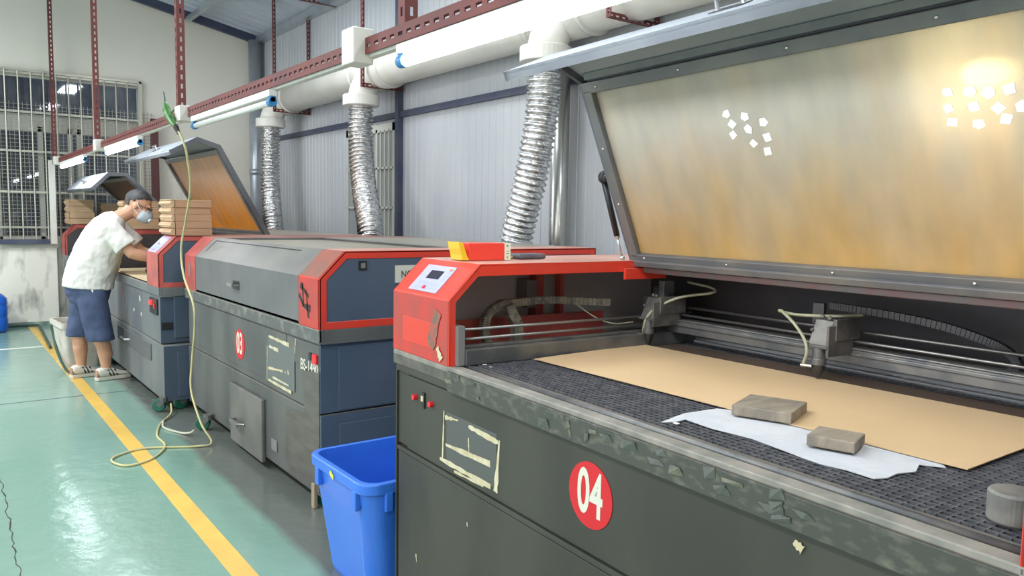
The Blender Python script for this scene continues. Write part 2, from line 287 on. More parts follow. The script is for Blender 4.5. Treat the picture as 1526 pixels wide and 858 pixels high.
# ceiling: corrugated sheet rising to the left
mb = MB(); sl = .2; ZC = 3.76
y = -3.2; pts = []
while y < 11: pts += [(y, 0), (y+.10, 0), (y+.125, .03), (y+.165, .03), (y+.19, 0)]; y += .19
n = len(pts); v = [(X, yy, ZC+sl*(XW-X)+dz+t) for t in (0, .05) for X in (3.82, -4.2) for yy, dz in pts]
f = [(i, i+1, n+i+1, n+i) for i in range(n-1)] + [(2*n+i, 2*n+i+1, 3*n+i+1, 3*n+i) for i in range(n-1)]
mb.add(v, f).build('ceiling', M_['ceil'], kind='structure')
def cz(X): return ZC+sl*(XW-X)
i = 2
for yy in (10.72, 8.3, 5.2, 2.1):       # purlins and rafters under the roof
    mb = MB(); mb.bar((3.7, yy, cz(3.7)-.05), (-4, yy, cz(-4)-.05), .06, .10).build('trim_%d' % i, M_['steel_dark'] if i == 2 else M_['galv'], kind='structure'); i += 1
for X in (2.75, .6, -1.6):
    MB().bar((X, -3, cz(X)-.11), (X, 10.7, cz(X)-.11), .05, .06).build('trim_%d' % i, M_['galv'], kind='structure'); i += 1
MB().box(3.62, 3.715, -3, 10.78, 3.68, 3.76).build('trim_%d' % i, M_['galv'], kind='structure'); i += 1
# wall frame on the metal wall
MB().box(3.66, 3.72, 6.75, 6.81, 0, 3.72).build('trim_%d' % i, M_['steel_dark'], kind='structure'); i += 1
MB().box(3.68, 3.72, -3, 10.75, 2.335, 2.39).build('trim_%d' % i, M_['steel_dark'], kind='structure'); i += 1
MB().box(3.68, 3.72, 1.2, 1.26, 0, 3.72).build('trim_%d' % i, M_['steel_dark'], kind='structure'); i += 1
MB().box(3.15, 3.719, 10.74, 10.795, 0, 2.4).build('trim_%d' % i, M_['redox'], kind='structure') if 0 else None
MB().box(2.28, 2.36, 10.66, 10.74, 0, 2.55).build('trim_%d' % i, mat('brown_post', (.10, .03, .03), .5), kind='structure'); i += 1
# floor markings
MB().box(.865, .95, -3, 10.6, 0, .0015).build('trim_%d' % i, M_['yellow'], kind='structure'); i += 1
MB().box(-4, .865, 9.0, 9.055, 0, .0015).build('trim_%d' % i, M_['whitep'], kind='structure'); i += 1
MB().box(-4, 1.17, 6.455, 6.465, 0, .0012).build('trim_%d' % i, M_['steel_dark'], kind='structure'); i += 1
mb = MB(); pts = []; X = .215; yy = 3.0
for k in range(60):
    pts.append((X+random.uniform(-.008, .008)+.03*max(0, (yy-3.3)/2), yy)); yy += random.uniform(.03, .055)
for a, b in zip(pts, pts[1:]): mb.bar((a[0], a[1], .0007), (b[0], b[1], .0007), random.uniform(.002, .006), .0012)
mb.build('trim_%d' % i, M_['ink'], kind='structure'); i += 1
# back window
wf = MB(); y0, y1 = YW+.02, YW+.07
for a, b, c, d in ((-2.6, 2.18, 2.30, 2.50), (-2.6, 2.18, .97, 1.06), (-2.6, 2.18, 2.92, 2.97)): wf.box(a, b, y0, y1, c, d)
for X in (-2.6, -1.9, -1.2, -.5, .2, .62, 1.06, 1.37, 1.47, 2.13): wf.box(X, X+.05, y0, y1, .97, 2.36)
W1 = wf.build('window_1', mat('window_frame', (.50, .49, .43), .5), kind='structure')
MB().box(-2.6, 2.18, YW+.04, YW+.046, .97, 2.95).build('window_pane', M_['glass'], W1)
MB().box(-3, 2.9, YW+1.6, YW+1.7, 0, 4).build('wall_outside', M_['void'], kind='structure')
MB().box(-3, 2.9, YW+.2, YW+1.6, .2, .25).build('floor_outside', M_['void'], kind='structure')
# clutter in the dark yard beyond the window
for k, (X, z, ww, hh) in enumerate(((.40, .6, .35, .9), (.95, 1.0, .3, .8), (1.42, .8, .25, 1.5), (1.9, .7, .3, .8))):
    m = MB(); m.box(X, X+ww, YW+.9, YW+1.2, .25, z+hh-.2).box(X-.03, X+ww+.03, YW+.88, YW+1.22, z+hh-.2, z+hh-.15)
    m.build('crate', mat('crate%d' % k, random.choice([(.10, .12, .14), (.2, .2, .17), (.05, .07, .14)]), .6), label='dim crate standing in the dark yard beyond the barred window', cat='crate', group='crates beyond the window', bev=.01)
# side window
wf = MB(); x0, x1 = XW-.03, XW+.03
wf.box(x0, x1, 6.87, 6.92, 1.0, 2.30).box(x0, x1, 7.93, 7.98, 1.0, 2.30).box(x0, x1, 6.87, 7.98, 2.22, 2.30).box(x0, x1, 6.87, 7.98, 1.0, 1.06).box(x0, x1, 7.24, 7.28, 1, 2.25).box(x0, x1, 7.6, 7.64, 1, 2.25)
for z in (1.45, 1.85): wf.box(x0, x1-.02, 6.9, 7.95, z, z+.02)
for yy in (6.98, 7.07, 7.16, 7.35, 7.45, 7.54): wf.box(x0, x0+.02, yy, yy+.02, 1.05, 2.24)
W2 = wf.build('window_2', mat('window_frame2', (.48, .49, .44), .5), kind='structure')
MB().box(XW-.012, XW-.006, 6.9, 7.95, 1.05, 2.25).build('window_pane', mat('pane_pale', (.30, .33, .34), .12), W2)

# security bars and wire mesh in front of the back window
g = thing('window_grille', 'steel security bars over the wide back window', 'window bars', (0, YW-.06, 0))
mb = MB()
X = -2.6
for k in range(38):
    mb.tube([(X, 0, .98), (X, 0, 3.0)], .0085, 6); X += .1285
for z in (1.17, 1.585, 2.06, 2.515, 2.96): mb.bar((-2.6, .012, z), (2.19, .012, z), .008, .025)
mb.box(2.16, 2.19, -.01, .02, .98, 3.0); mb.box(-2.6, 2.19, -.01, .02, 2.975, 3.0)
mb.build('bars', M_['barw'], g)
g = thing('wire_mesh_panel', 'fine wire mesh fixed across the lower part of the back window', 'wire mesh', (0, YW-.03, 0))
mb = MB(); X = -2.6
while X < 2.33: mb.box(X, X+.004, 0, .004, .98, 2.63); X += .045
z = .98
while z < 2.64: mb.box(-2.6, 2.33, 0, .004, z, z+.004); z += .045
mb.build('mesh', M_['meshw'], g)
MB().box(1.135, 1.20, YW-.20, YW-.14, .976, 1.96).build('cable_trunk', M_['pvc'], label='white upright cable trunk standing at the end of the window sill', cat='cable trunk', bev=.004)
MB().box(.62, 1.12, YW-.19, YW-.12, .976, 1.03).build('sill_bar', M_['steel_dark'], label='dark flat bar lying on the window sill', cat='bar', bev=.003)

# ---------------------------------------------------------------- service ducts
def roundpipe(a, b, r, nm, m, lab, cat, n=24):
    return MB().tube([a, b], r, n).build(nm, m, smooth=False, label=lab, cat=cat)
dp = MB().tube([(3.60, 10.66, 0), (3.60, 10.66, 3.7)], .085, 20); dp.tube([(3.60, 10.66, 1.9), (3.60, 10.66, 1.98)], .095, 20)
dp.build('downpipe', M_['galv'], label='grey round downpipe standing in the far corner', cat='pipe', bev=0, smooth=True)
MB().tube([(3.62, 4.27, 0), (3.62, 4.27, 2.585)], .065, 24).build('steel_flue', M_['silver'], smooth=True, label='shiny steel pipe rising beside the nearest foil hose', cat='pipe')
duct = thing('ventilation_duct', 'thick cream plastic extraction duct running along the metal wall', 'duct', (3.5, 0, 2.755))
XD = 3.48
m = MB(); m.tube([(0, .2, 0), (0, 9.7, 0)], .165, 32); m.build('pipe', M_['pvc'], duct, smooth=True)
for yy in (4.1, 6.87, 9.33):
    m = MB(); m.tube([(0, yy-.28, 0), (0, yy+.28, 0)], .178, 32); m.tube([(0, yy-.3, 0), (0, yy-.27, 0)], .186, 32); m.tube([(0, yy+.27, 0), (0, yy+.3, 0)], .186, 32)
    m.tube([(-.05, yy, -.02), (-.15, yy, -.2), (-.17, yy, -.28)], [.14, .13, .13], 28)
    m.build('tee_joint', M_['pvc'], duct, smooth=True)
    m = MB(); m.tube([(-.17, yy, -.235), (-.17, yy, -.24), (-.17, yy, -.34), (-.17, yy, -.345)], [.10, .172, .172, .10], 32); m.build('flange', M_['pvc'], duct, bev=.006)
def hose(pts, lab):
    P = []
    def cr(p0, p1, p2, p3, t):
        return .5*((2*p1)+(-p0+p2)*t+(2*p0-5*p1+4*p2-p3)*t*t+(-p0+3*p1-3*p2+p3)*t*t*t)
    V = [Vector(p) for p in pts]; V = [V[0]*2-V[1]]+V+[V[-1]*2-V[-2]]
    for i in range(1, len(V)-2):
        for k in range(48): P.append(cr(V[i-1], V[i], V[i+1], V[i+2], k/48))
    L = 0; rs = []
    for a, b in zip(P, P[1:]+[P[-1]]):
        rs.append(.108 + .011*sin(L/.042*2*pi)+random.uniform(-.0015, .0015)); L += (b-a).length
    return MB().tube(P, rs, 28).build('foil_hose', M_['foil'], label=lab, cat='hose', group='foil extraction hoses', smooth=True)
hose([(3.33, 4.10, 2.43), (3.33, 4.12, 2.1), (3.30, 4.18, 1.7), (3.27, 4.30, 1.25), (3.25, 4.35, .95)], 'silver foil hose nearest the camera, hanging left of the shiny steel pipe')
hose([(3.33, 6.87, 2.43), (3.32, 6.86, 2.1), (3.28, 6.72, 1.7), (3.2, 6.42, 1.25), (3.15, 6.3, .95)], 'silver foil hose curving down in front of the side window')
hose([(3.33, 9.33, 2.43), (3.32, 9.33, 2.1), (3.3, 9.28, 1.7), (3.26, 9.08, 1.2), (3.2, 8.95, .95)], 'silver foil hose farthest from the camera, near the corner downpipe')
def slotbar(mb, a, b, out, wd=.05, t=.004, pitch=.053, slot=.028, sw=.012, both=True, out2=None):
    """slotted angle: two perforated flanges. a,b along the edge; out, out2 the flange directions"""
    a, b = Vector(a), Vector(b); L = (b-a).length; d = (b-a).normalized()
    outs = [Vector(out)] + ([Vector(out2)] if out2 else [])
    for o in outs:
        nrm = d.cross(o)
        def bx(s0, s1, w0, w1):
            v = [a + d*s + o*q + nrm*h for s in (s0, s1) for q in (w0, w1) for h in (-t/2, t/2)]
            mb.add(v, [(0, 1, 3, 2), (4, 6, 7, 5), (0, 4, 5, 1), (2, 3, 7, 6), (0, 2, 6, 4), (1, 5, 7, 3)])
        bx(0, L, 0, wd/2-sw/2); bx(0, L, wd/2+sw/2, wd); s = 0
        while s < L:
            bx(s, min(L, s+pitch-slot), wd/2-sw/2, wd/2+sw/2); s += pitch
    return mb
def hanger(y, zb, lab, X=3.262, ztop=None):
    g = thing('duct_bracket', lab, 'bracket', (X, y, zb), group='duct brackets')
    zt = cz(X)-zb
    slotbar(MB(), (0, 0, 0), (0, 0, zt), (0, -1, 0), .04, pitch=.05, slot=.03, sw=.012, out2=(1, 0, 0)).build('upright', M_['redox'], g)
    slotbar(MB(), (0, 0, .001), (.44, 0, .001), (0, -1, 0), .04, out2=(0, 0, 1)).build('arm', M_['redox'], g)
    if y > 7 or y < 5: slotbar(MB(), (.415, 0, 0), (.415, 0, cz(3.7)-zb), (0, -1, 0), .04, out2=(1, 0, 0)).build('upright', M_['redox'], g)
hanger(6.74, 2.575, 'red slotted steel bracket holding the duct at the dark wall post')
hanger(9.05, 2.57, 'red slotted steel bracket holding the duct near the far corner')
hanger(3.45, 2.575, 'red slotted steel bracket holding the duct behind the raised near lid')
slotbar(MB(), (3.28, 8.28, 3.68), (3.70, 8.28, 3.68), (0, -1, 0), .04, out2=(0, 0, 1)).build('cross_brace', M_['redox'], label='short red slotted bar under the roof near the far corner', cat='bracket')
# ---------------------------------------------------------------- light rail
XR = 1.17
lr = thing('light_rail', 'long red slotted steel rail carrying the tube lamps over the machines', 'rail', (XR, 0, 1.905))
slotbar(MB(), (0, -.6, .055), (0, 10.55, .055), (0, 0, -1), .052, out2=(1, 0, 0)).build('angle_bar', M_['redox'], lr)
MB().box(.012, .04, -.6, 10.5, -.005, .028).build('cable_channel', M_['pvc'], lr, bev=.002)
for yy, lab in ((2.12, 'red slotted hanger nearest the camera, above the lit tube'), (4.80, 'red slotted hanger above the green cable connector'), (7.62, 'red slotted hanger in front of the barred window, second from the left'), (10.53, 'red slotted hanger farthest left, in front of the barred window')):
    X = XR-.002; slotbar(MB(), (0, 0, 0), (0, 0, cz(X)-1.96), (0, 1, 0), .042, out2=(1, 0, 0)).build('rail_hanger', M_['redox'], loc=(X+.006, yy, 1.96), label=lab, cat='hanger', group='light rail hangers')
def jbox(y, lab, wy=.09, wx=.075, z0=1.878, z1=1.994):
    m = MB(); m.box(XR-.045, XR-.045+wx, y, y+wy, z0, z1); return m.build('junction_box', M_['pvc'], bev=.004, label=lab, cat='junction box', group='junction boxes on the light rail')
jbox(2.38, 'cream junction box nearest the camera on the light rail'); jbox(4.58, 'cream junction box beside the green cable connector', .11, .075, 1.885, 1.97)
jbox(7.32, 'small white junction box between the two far lit tubes', .11, .09, 1.88, 1.975); jbox(10.0, 'white junction box at the far end of the light rail', .12, .10, 1.88, 1.975)
def lamp(y0, y1, on, lab):
    g = thing('tube_lamp', lab, 'lamp', (XR+.005, y0, 1.85), group='tube lamps on the light rail'); L = y1-y0
    MB().box(-.018, .018, 0, L, .022, .05).build('housing', M_['white'], g, bev=.003)
    MB().tube([(0, .03, 0), (0, L-.03, 0)], .017 if on else .014, 16).build('tube', M_['glowtube'] if on else M_['tubeoff'], g, smooth=True)
    for a, b in ((-.002, .032), (L-.032, L+.002)): MB().tube([(0, a, 0), (0, b, 0)], .019, 16).box(-.01, .01, a, b, 0, .024).build('end_cap', M_['cap'], g)
lamp(.93, 2.15, True, 'lit white tube lamp nearest the camera, glaring across the duct')
lamp(3.26, 4.48, False, 'unlit tube lamp on the rail beside the green cable connector')
lamp(5.84, 7.10, True, 'lit tube lamp above the worker, third along the rail')
lamp(8.2, 9.84, True, 'lit tube lamp at the far end of the rail by the window')
lamp(-.45, .77, True, 'lit tube lamp over the near end of machine 04')

# ---------------------------------------------------------------- laser cutting machines
PROF = [(0, .857), (0, 1.09), (.125, 1.215), (1.69, 1.215), (1.69, .857)]
def inset(fr=.036, top=.036, bot=.035, bk=.04):
    return [(fr, .857+bot), (fr, 1.09-.008), (.125+.01, 1.215-top), (1.69-bk, 1.215-top), (1.69-bk, .857+bot)]
HX, HZ = .905, 1.2
def tower(root, y0, y1, mred, mside, outer_at, open_in=False, panel_mat=None, name='side_housing'):
    """y0<y1. outer_at: which side shows the inset panel (y0 or y1). the inner side may be open"""
    t = MB(); ins = inset()
    yo = y0 if outer_at == 0 else y1; s = 1 if outer_at == 0 else -1
    t.ring(PROF, ins, yo, yo+s*.012)
    inn = inset(.028, .044, -.0, .04); yi = y1 if outer_at == 0 else y0
    t.ring(PROF, inn, yi, yi-s*.012)
    th = .010                                                       # skins
    a, b = min(y0, y1), max(y0, y1)
    t.ring([(0, .857), (0, 1.09), (.125, 1.215), (1.69, 1.215), (1.69, .857)], [(th, .857), (th, 1.086), (.129, 1.205), (1.68, 1.205), (1.68, .857)], a, b, closed=False)
    o = t.build(name, mred, root, bev=.0025)
    MB().prism(inset(.034, .034, .033, .038), yo+s*.004, yo+s*.010).build('side_panel', mside, root)
    if not open_in: MB().prism(inset(.02, .03, 0, .03), yi-s*.004, yi-s*.010).build('inner_panel', M_['inner'], root)
    return o
def lid(root, y0, y1, ang, mshell, mglass, mframe=None, edge=None, handle=True, hy=None, screws=False):
    mframe = mframe or M_['frame']; L = y1-y0; g = .004
    # closed-pose coordinates relative to the hinge
    out = [(-HX, .86-HZ), (-HX, 1.09-HZ), (.125-HX, .013), (0, .013)]
    ti = .012; inn = [(-HX+ti, .86-HZ), (-HX+ti, 1.086-HZ), (.129-HX, .013-ti), (0, .013-ti)]
    m = MB(); a, b = y0+g, y1-g
    fp = MB().ring(out[:3], [inn[0], inn[1], (.125-HX+.005, .013-ti)], a, b, closed=False)
    x0, x1 = .125-HX, 0; wx0, wx1, wy = -.735, -.045, .055
    m.box(x0, wx0, a, b, .001, .013).box(wx1, x1, a, b, .001, .013).box(wx0, wx1, a, a+wy, .001, .013).box(wx0, wx1, b-wy, b, .001, .013)
    fl = [(-HX, .86-HZ), (-HX, 1.09-HZ), (.125-HX, .013), (0, .013)]; fi = [(-HX+.035, .86-HZ+.0), (-HX+.035, 1.075-HZ), (.14-HX, -.022), (0, -.022)]
    for q in (a-.001, b-.019): m.ring([(p[0]+.0015*(p[0] < -.5), p[1]) for p in fl], fi, q, q+.02, closed=False)
    m.box(-HX, -HX+.035, a, b, .86-HZ, .872-HZ)
    o = m.build('lid', mshell if mshell is M_['lidg'] else M_['lidd'], root, loc=(HX, 0, HZ), rot=(0, ang, 0))
    fp.build('front_panel', mshell, o, bev=.001)
    MB().box(wx0-.005, wx1+.005, a+wy-.01, b-wy+.01, -.008, .000).build('window_panel', mglass, o)
    m = MB(); zz = -.012
    for bx in ((wx0-.03, wx0+.012, a+.02, b-.02), (wx1-.012, wx1+.04, a+.02, b-.02), (wx0, wx1, a+.022, a+wy+.01), (wx0, wx1, b-wy-.01, b-.022)): m.box(*bx, zz-.02, zz+.003)
    m.box(wx1+.01, wx1+.035, a+.02, b-.02, zz-.035, zz-.02)
    if mshell is not M_['lidg']: m.build('window_frame', mframe, o, bev=.003)
    if screws:
        sp = []; k = a+.07
        while k < b: sp += [(wx1+.002, k), (wx0-.01, k)]; k += .42
        for k in (1, 2): sp += [(wx0+k*.23, b-wy+.012), (wx0+k*.23, a+wy-.012)]
        for q in sp: MB().ell((q[0], q[1], zz-.021), (.006, .006, .004), 8, 5).build('screw', M_['chrome'], o, smooth=True)
    if handle:
        hy = hy if hy is not None else (y0+y1)/2; xx, zz = -HX, .971-HZ
        m = MB(); m.box(xx-.003, xx+.001, hy-.055, hy+.055, zz-.028, zz+.022); m.build('handle_recess', M_['black'], o)
        m = MB(); m.tube([(xx, hy-.045, zz), (xx-.035, hy-.04, zz), (xx-.035, hy+.04, zz), (xx, hy+.045, zz)], .007, 8); m.box(xx-.042, xx-.03, hy-.045, hy+.045, zz-.008, zz+.012)
        m.build('handle', M_['handle'], o, bev=.001)
    return o
def cabinet(root, L, mfront, mside, lo=.0, lo_near=0.0, base=.07):
    m = MB(); m.box(.015, 1.68, .0, L, .79, .80).box(0, .025, 0, L, .80, .857).box(.025, 1.69, 0, .03, .80, .857).box(.025, 1.69, L-.03, L, .80, .857).box(1.66, 1.69, .03, L-.03, .80, .857)
    m.build('bed_rim', mfront, root, bev=.002)
    m = MB(); m.box(.018, 1.66, .03, L-.012, .462, .79); m.build('upper_cabinet', mfront, root, bev=.003)
    m = MB(); m.box(.012, 1.67, .022-lo_near, L-.01, base, .456); m.build('lower_cabinet', mfront, root, bev=.004)
    for yo, s in ((.03, -1), ):
        MB().box(.014, 1.665, yo-.008, yo+.004, .465, .788).build('side_sheet', mside, root)
        MB().box(.10, 1.6, yo-.014, yo-.006, .47, .775).build('side_door', mside, root, bev=.003)
        MB().box(.012, 1.672, .014-lo_near, .024-lo_near, base+.002, .454).build('side_sheet', mside, root)
        MB().box(.10, 1.6, .006-lo_near, .016-lo_near, base+.03, .41).build('side_door', mside, root, bev=.003)
def casters(root, L, pts):
    for x, y, a in pts:
        c = MB(); M = Matrix.Rotation(a, 3, 'Z')
        def T(p): return tuple((M @ Vector(p)) + Vector((x, y, 0)))
        c.tube([T((-.03, 0, .07)), T((-.03, 0, .1))], .03, 12); 
        for s in (-1, 1): c.bar(T((-.03, s*.024, .08)), T((.0, s*.024, .045)), .004, .035)
        c.bar(T((-.04, 0, .078)), T((.01, 0, .078)), .052, .006); c.bar(T((.005, 0, .075)), T((.045, 0, .085)), .03, .005)
        o = c.build('caster', M_['alu'], root)
        w = MB(); w.tube([T((.0, -.02, .045)), T((.0, .02, .045))], .044, 20); w.build('wheel', M_['green'], o, bev=.006)
def sticker(root, y, z, num, r=.091, x=-.0):
    m = MB(); m.prism([(y+r*cos(2*pi*k/40), z+r*sin(2*pi*k/40)) for k in range(40)], x-.0022, x-.0002, 'x'); o = m.build('number_sticker', M_['stick'], root)
    T = Matrix.Translation((x-.0026, y, z)) @ Matrix(((0, 0, -1, 0), (-1, 0, 0, 0), (0, 1, 0, 0), (0, 0, 0, 1)))
    text_mesh(num, .172, .0006, .62, 'number', M_['digit'], o, T, xs=(.0035, .02))
def strips(root, lst, x, name='tape_residue', m=None, wid=.01):
    mb = MB()
    for (a, b, w0, w1) in lst:
        a = Vector((0, *a)); b = Vector((0, *b)); d = (b-a).normalized(); nn = Vector((0, -d.z, d.y)); K = 9; up = []; dn = []
        for k in range(K+1):
            p = a.lerp(b, k/K); ww = (w0+(w1-w0)*k/K)*random.uniform(.55, 1.25)/2; up.append(p+nn*ww); dn.append(p-nn*ww)
        poly = [(p.y, p.z) for p in up] + [(p.y, p.z) for p in reversed(dn)]; mb.prism(poly, x-.0016, x, 'x')
    return mb.build(name, m or M_['cream'], root)

# --- machine 04 (nearest)
S4 = .85; O4 = (1.115, .1785, .207)          # nearest machine scaled down about the camera, raising its bed, to fit the bin
G4 = -.2435                                    # floor level in its own units
m4 = thing('laser_cutting_machine', 'open laser cutter numbered 04 nearest the camera, with kraft sheet on its bed', 'machine', O4, radians(-3.2), 'laser cutting machines in a row')
m4.scale = (S4, S4, S4)
L4, TN4, TF4 = 2.50, .235, .45; Y0, Y1 = TN4, L4-TF4
m = MB(); m.box(.0, .045, TN4-.01, Y1+.005, .842, .858); m.box(0, .012, 0, L4, .80, .842).box(.012, 1.69, 0, .03, .80, .857).box(.012, 1.69, L4-.03, L4, .80, .857).box(1.3, 1.69, .03, L4-.03, .80, .857)
m.box(0, .045, 0, TN4, .80, .857).box(0, .045, Y1, L4, .80, .857); m.build('bed_rim', M_['rail'], m4, bev=.003)
MB().box(-.006, .002, Y0-.01, Y1, .772, .842).build('taped_rim_face', M_['rub'], m4, bev=.002)
# crumpled tape remnants on the rim face
random.seed(3); SCR = mat('scrap_tape', (.075, .085, .07), .35, 0, (.26, .24, .14), 9, contrast=(.52, .72))
for k in range(30):
    yy = random.uniform(Y0, Y1); zz = random.uniform(.785, .836); w_, h_ = random.uniform(.012, .055), random.uniform(.005, .016)
    v = [(-.0075-random.uniform(0, .004), yy+random.uniform(-.01, .01), zz+h_), (-.007, yy+w_, zz+h_*random.uniform(0, 1)), (-.0075-random.uniform(0, .005), yy+w_*random.uniform(.4, 1), zz-h_), (-.007, yy-w_*.2, zz-h_*.6)]
    MB().add(v + [(a+.002, b, c) for a, b, c in v], [(0, 1, 2, 3), (7, 6, 5, 4), (0, 4, 5, 1), (1, 5, 6, 2), (2, 6, 7, 3), (3, 7, 4, 0)]).build('tape_scrap', SCR, m4)
m = MB(); m.tube([(.066, Y0+.0, .852), (.066, Y1-.01, .852)], .011, 14); m.build('edge_roller', M_['alu'], m4, smooth=True)
m = MB(); m.box(.045, .056, Y0, Y1, .80, .846).box(.08, .092, Y0, Y1, .80, .858); m.build('bed_channel', M_['alu'], m4)
m = MB(); m.box(.018, 1.66, .03, L4-.012, .478, .772).box(.012, .018, .03, 2.395, .475, .765); m.box(.005, 1.66, .03, L4-.03, .772, .80) if 0 else None
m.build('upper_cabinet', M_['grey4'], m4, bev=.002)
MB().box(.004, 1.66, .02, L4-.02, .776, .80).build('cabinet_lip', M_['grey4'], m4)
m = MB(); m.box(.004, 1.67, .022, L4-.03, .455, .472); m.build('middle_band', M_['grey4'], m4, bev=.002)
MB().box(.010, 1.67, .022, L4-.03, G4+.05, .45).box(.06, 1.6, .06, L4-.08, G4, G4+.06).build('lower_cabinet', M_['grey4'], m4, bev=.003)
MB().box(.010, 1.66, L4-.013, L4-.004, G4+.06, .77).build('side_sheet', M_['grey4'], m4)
tower(m4, 0, TN4, M_['red'], M_['blue3'], 0, open_in=True)
# far tower, hollow towards the bed
t = MB(); ins = inset(); y0, y1 = Y1, L4
t.ring(PROF, ins, y1, y1-.012); inn = [(.028, .857), (.028, 1.082), (.118, 1.171), (1.66, 1.171), (1.66, .857)]; t.ring(PROF, inn, y0, y0+.012, closed=False)
t.ring(PROF, [(.01, .857), (.01, 1.086), (.129, 1.205), (1.68, 1.205), (1.68, .857)], y0, y1, closed=False); t.build('control_housing', M_['red'], m4, bev=.0025)
m = MB(); m.box(-.0015, .0, y0+.004, y1-.004, .860, 1.086).build('front_plate', M_['redw'], m4)
MB().prism([(y0+.12+.0, .905), (y0+.36, .905), (y0+.36, 1.0), (y0+.13, .995)], -.0026, -.0015, 'x').build('clean_patch', M_['red'], m4)
strips(m4, [((y0+.075, 1.045), (y0+.13, .91), .05, .07)], -.003, 'scuff_mark', mat('scuff', (.16, .12, .09), .7, 0, (.40, .10, .07), 40))
strips(m4, [((y0+.075, .915), (y0+.045, .875), .02, .025)], -.0046, 'scuff_mark', M_['cream'])
MB().prism(inset(.02, .03, 0, .03), y1-.03, y1-.022).build('inner_panel', mat('inner_panel_grey', (.52, .50, .50), .5, 0, (.56, .54, .54), 3), m4)
m = MB(); m.box(.03, .95, y1-.16, y1-.15, .857, .975); m.build('inner_divider', M_['redm'], m4)
m = MB(); m.box(.62, .66, y1-.1, y1-.05, .86, 1.2).box(.72, .74, y1-.14, y1-.1, .9, 1.18); m.build('inner_post', M_['redm'], m4)
MB().box(.56, .61, y1-.12, y1-.04, 1.0, 1.12).build('switch_box', M_['innerg'], m4, bev=.004)
# rear deck, back wall, floor of the bed
MB().box(HX+.01, 1.69, TN4, Y1, 1.2, 1.215).build('rear_deck', M_['lidg'], m4, bev=.002)
m = MB(); m.box(1.36, 1.37, TN4, L4-.03, .80, 1.2); m.build('inner_back_wall', M_['inner'], m4)
MB().box(.05, 1.68, TN4, L4-.02, .795, .80).build('bed_tray', M_['inner'], m4)
MB().box(HX-.005, HX+.03, TN4+.01, Y1-.01, 1.166, 1.188).build('hinge_beam', mat('hinge_beam', (.16, .15, .15), .5, .2, (.20, .12, .12), 12), m4, bev=.003)
MB().box(.80, 1.03, Y1-.012, Y1+.0, 1.14, 1.185).build('hinge_bracket', M_['red'], m4, bev=.002)
# cutting bed grid
def gridparts():
    m = MB(); x = .10; p = .021
    while x < 1.19: m.box(x, x+.003, Y0+.005, Y1-.035, .853, .862); x += p
    y = Y0+.01
    while y < Y1-.035: m.box(.095, 1.19, y, y+.003, .853, .8605); y += p
    return m
gridparts().build('cutting_grid', M_['grid'], m4)
MB().box(.095, 1.19, Y0, Y1-.03, .80, .815).build('grid_tray', M_['black'], m4)
m = MB(); m.box(1.19, 1.30, Y0, Y1+.2, .84, .866).box(1.19, 1.20, Y0, Y1, .80, .87); m.build('rear_ledge', mat('ledge', (.55, .58, .62), .45, 0, (.60, .61, .61), 12), m4, bev=.002)
# y rails in the far end (and the mirrored near end)
for yc, s in ((Y1, 1), (Y0-.06, -1)):
    m = MB(); m.box(.055, 1.2, yc-.03 if s > 0 else yc, yc+.02 if s > 0 else yc+.03, .86, .916); m.box(.055, 1.2, yc-.002, yc+.025, .916, .928); m.build('side_rail', M_['alu'], m4, bev=.003)
    m = MB(); 
    for z in (.984, .950): m.tube([(.04, yc+.004*s, z), (1.2, yc+.004*s, z)], .0055, 8)
    m.build('drive_rods', M_['rod'], m4, smooth=True)
    if s > 0: MB().box(.026, .055, yc-.02, yc+.05, .86, 1.0).build('rail_mount', M_['innerg'], m4, bev=.002)
# gantry
GX = 1.045
m = MB(); m.box(GX, GX+.05, Y0+.02, Y1-.0, .916, .965); m.box(GX-.006, GX, Y0+.02, Y1, .945, .958).box(GX-.004, GX+.055, Y0+.02, Y1, .965, .972); m.build('gantry_beam', M_['alu'], m4, bev=.003)
m = MB(); m.tube([(GX+.012, Y0, .992), (GX+.012, Y1+.02, .992)], .005, 8); m.tube([(GX+.05, Y0, 1.02), (GX+.05, Y1+.02, 1.02)], .006, 8); m.build('gantry_rods', M_['rod'], m4, smooth=True)
for yc in (Y1-.0, Y0+.02):
    MB().box(GX-.06, GX+.09, yc-.01, yc+.075, .86, 1.06).box(GX-.02, GX+.05, yc-.0, yc+.06, 1.06, 1.10).build('gantry_end_block', mat('block', (.07, .07, .075), .5, .3), m4, bev=.004)
def head(parent, yc, hx=.93, top=1.055, name='laser_head'):
    m = MB()
    m.box(hx-.018, GX, yc-.045, yc-.035, .95, 1.05) ; m.prism([(hx-.018, .985), (hx+.02, 1.065), (GX+.02, 1.065), (GX+.02, .985)], yc-.035, yc+.03); m.box(hx-.022, GX+.01, yc-.042, yc+.038, .975, .985); m.box(hx+.015, GX+.03, yc-.05, yc-.036, 1.0, 1.07)
    m.ell((hx+.02, yc-.02, 1.072), .008).ell((hx+.04, yc+.02, 1.072), .008).ell((hx, yc+.03, 1.03), .006)
    o = m.build(name, mat('head_body', (.09, .085, .08), .45, .3, (.15, .14, .125), 20), parent, bev=.002)
    m = MB(); m.tube([(hx, yc, .985), (hx, yc, .935)], .021, 20); m.tube([(hx, yc, .94), (hx, yc, .918)], .024, 20); m.build('barrel', M_['alu'], o, bev=.002)
    m = MB(); m.tube([(hx, yc, .92), (hx, yc, .905), (hx, yc, .878), (hx, yc, .872)], [.021, .019, .007, .004], 20); m.build('nozzle', mat('nozzle_metal', (.08, .085, .085), .3, .8), o)
    m = MB(); m.tube([(hx-.02, yc+.01, .914), (hx-.03, yc+.045, .914)], .006, 10); m.build('air_fitting', M_['chrome'], o)
    return o
hd = head(m4, 1.235)
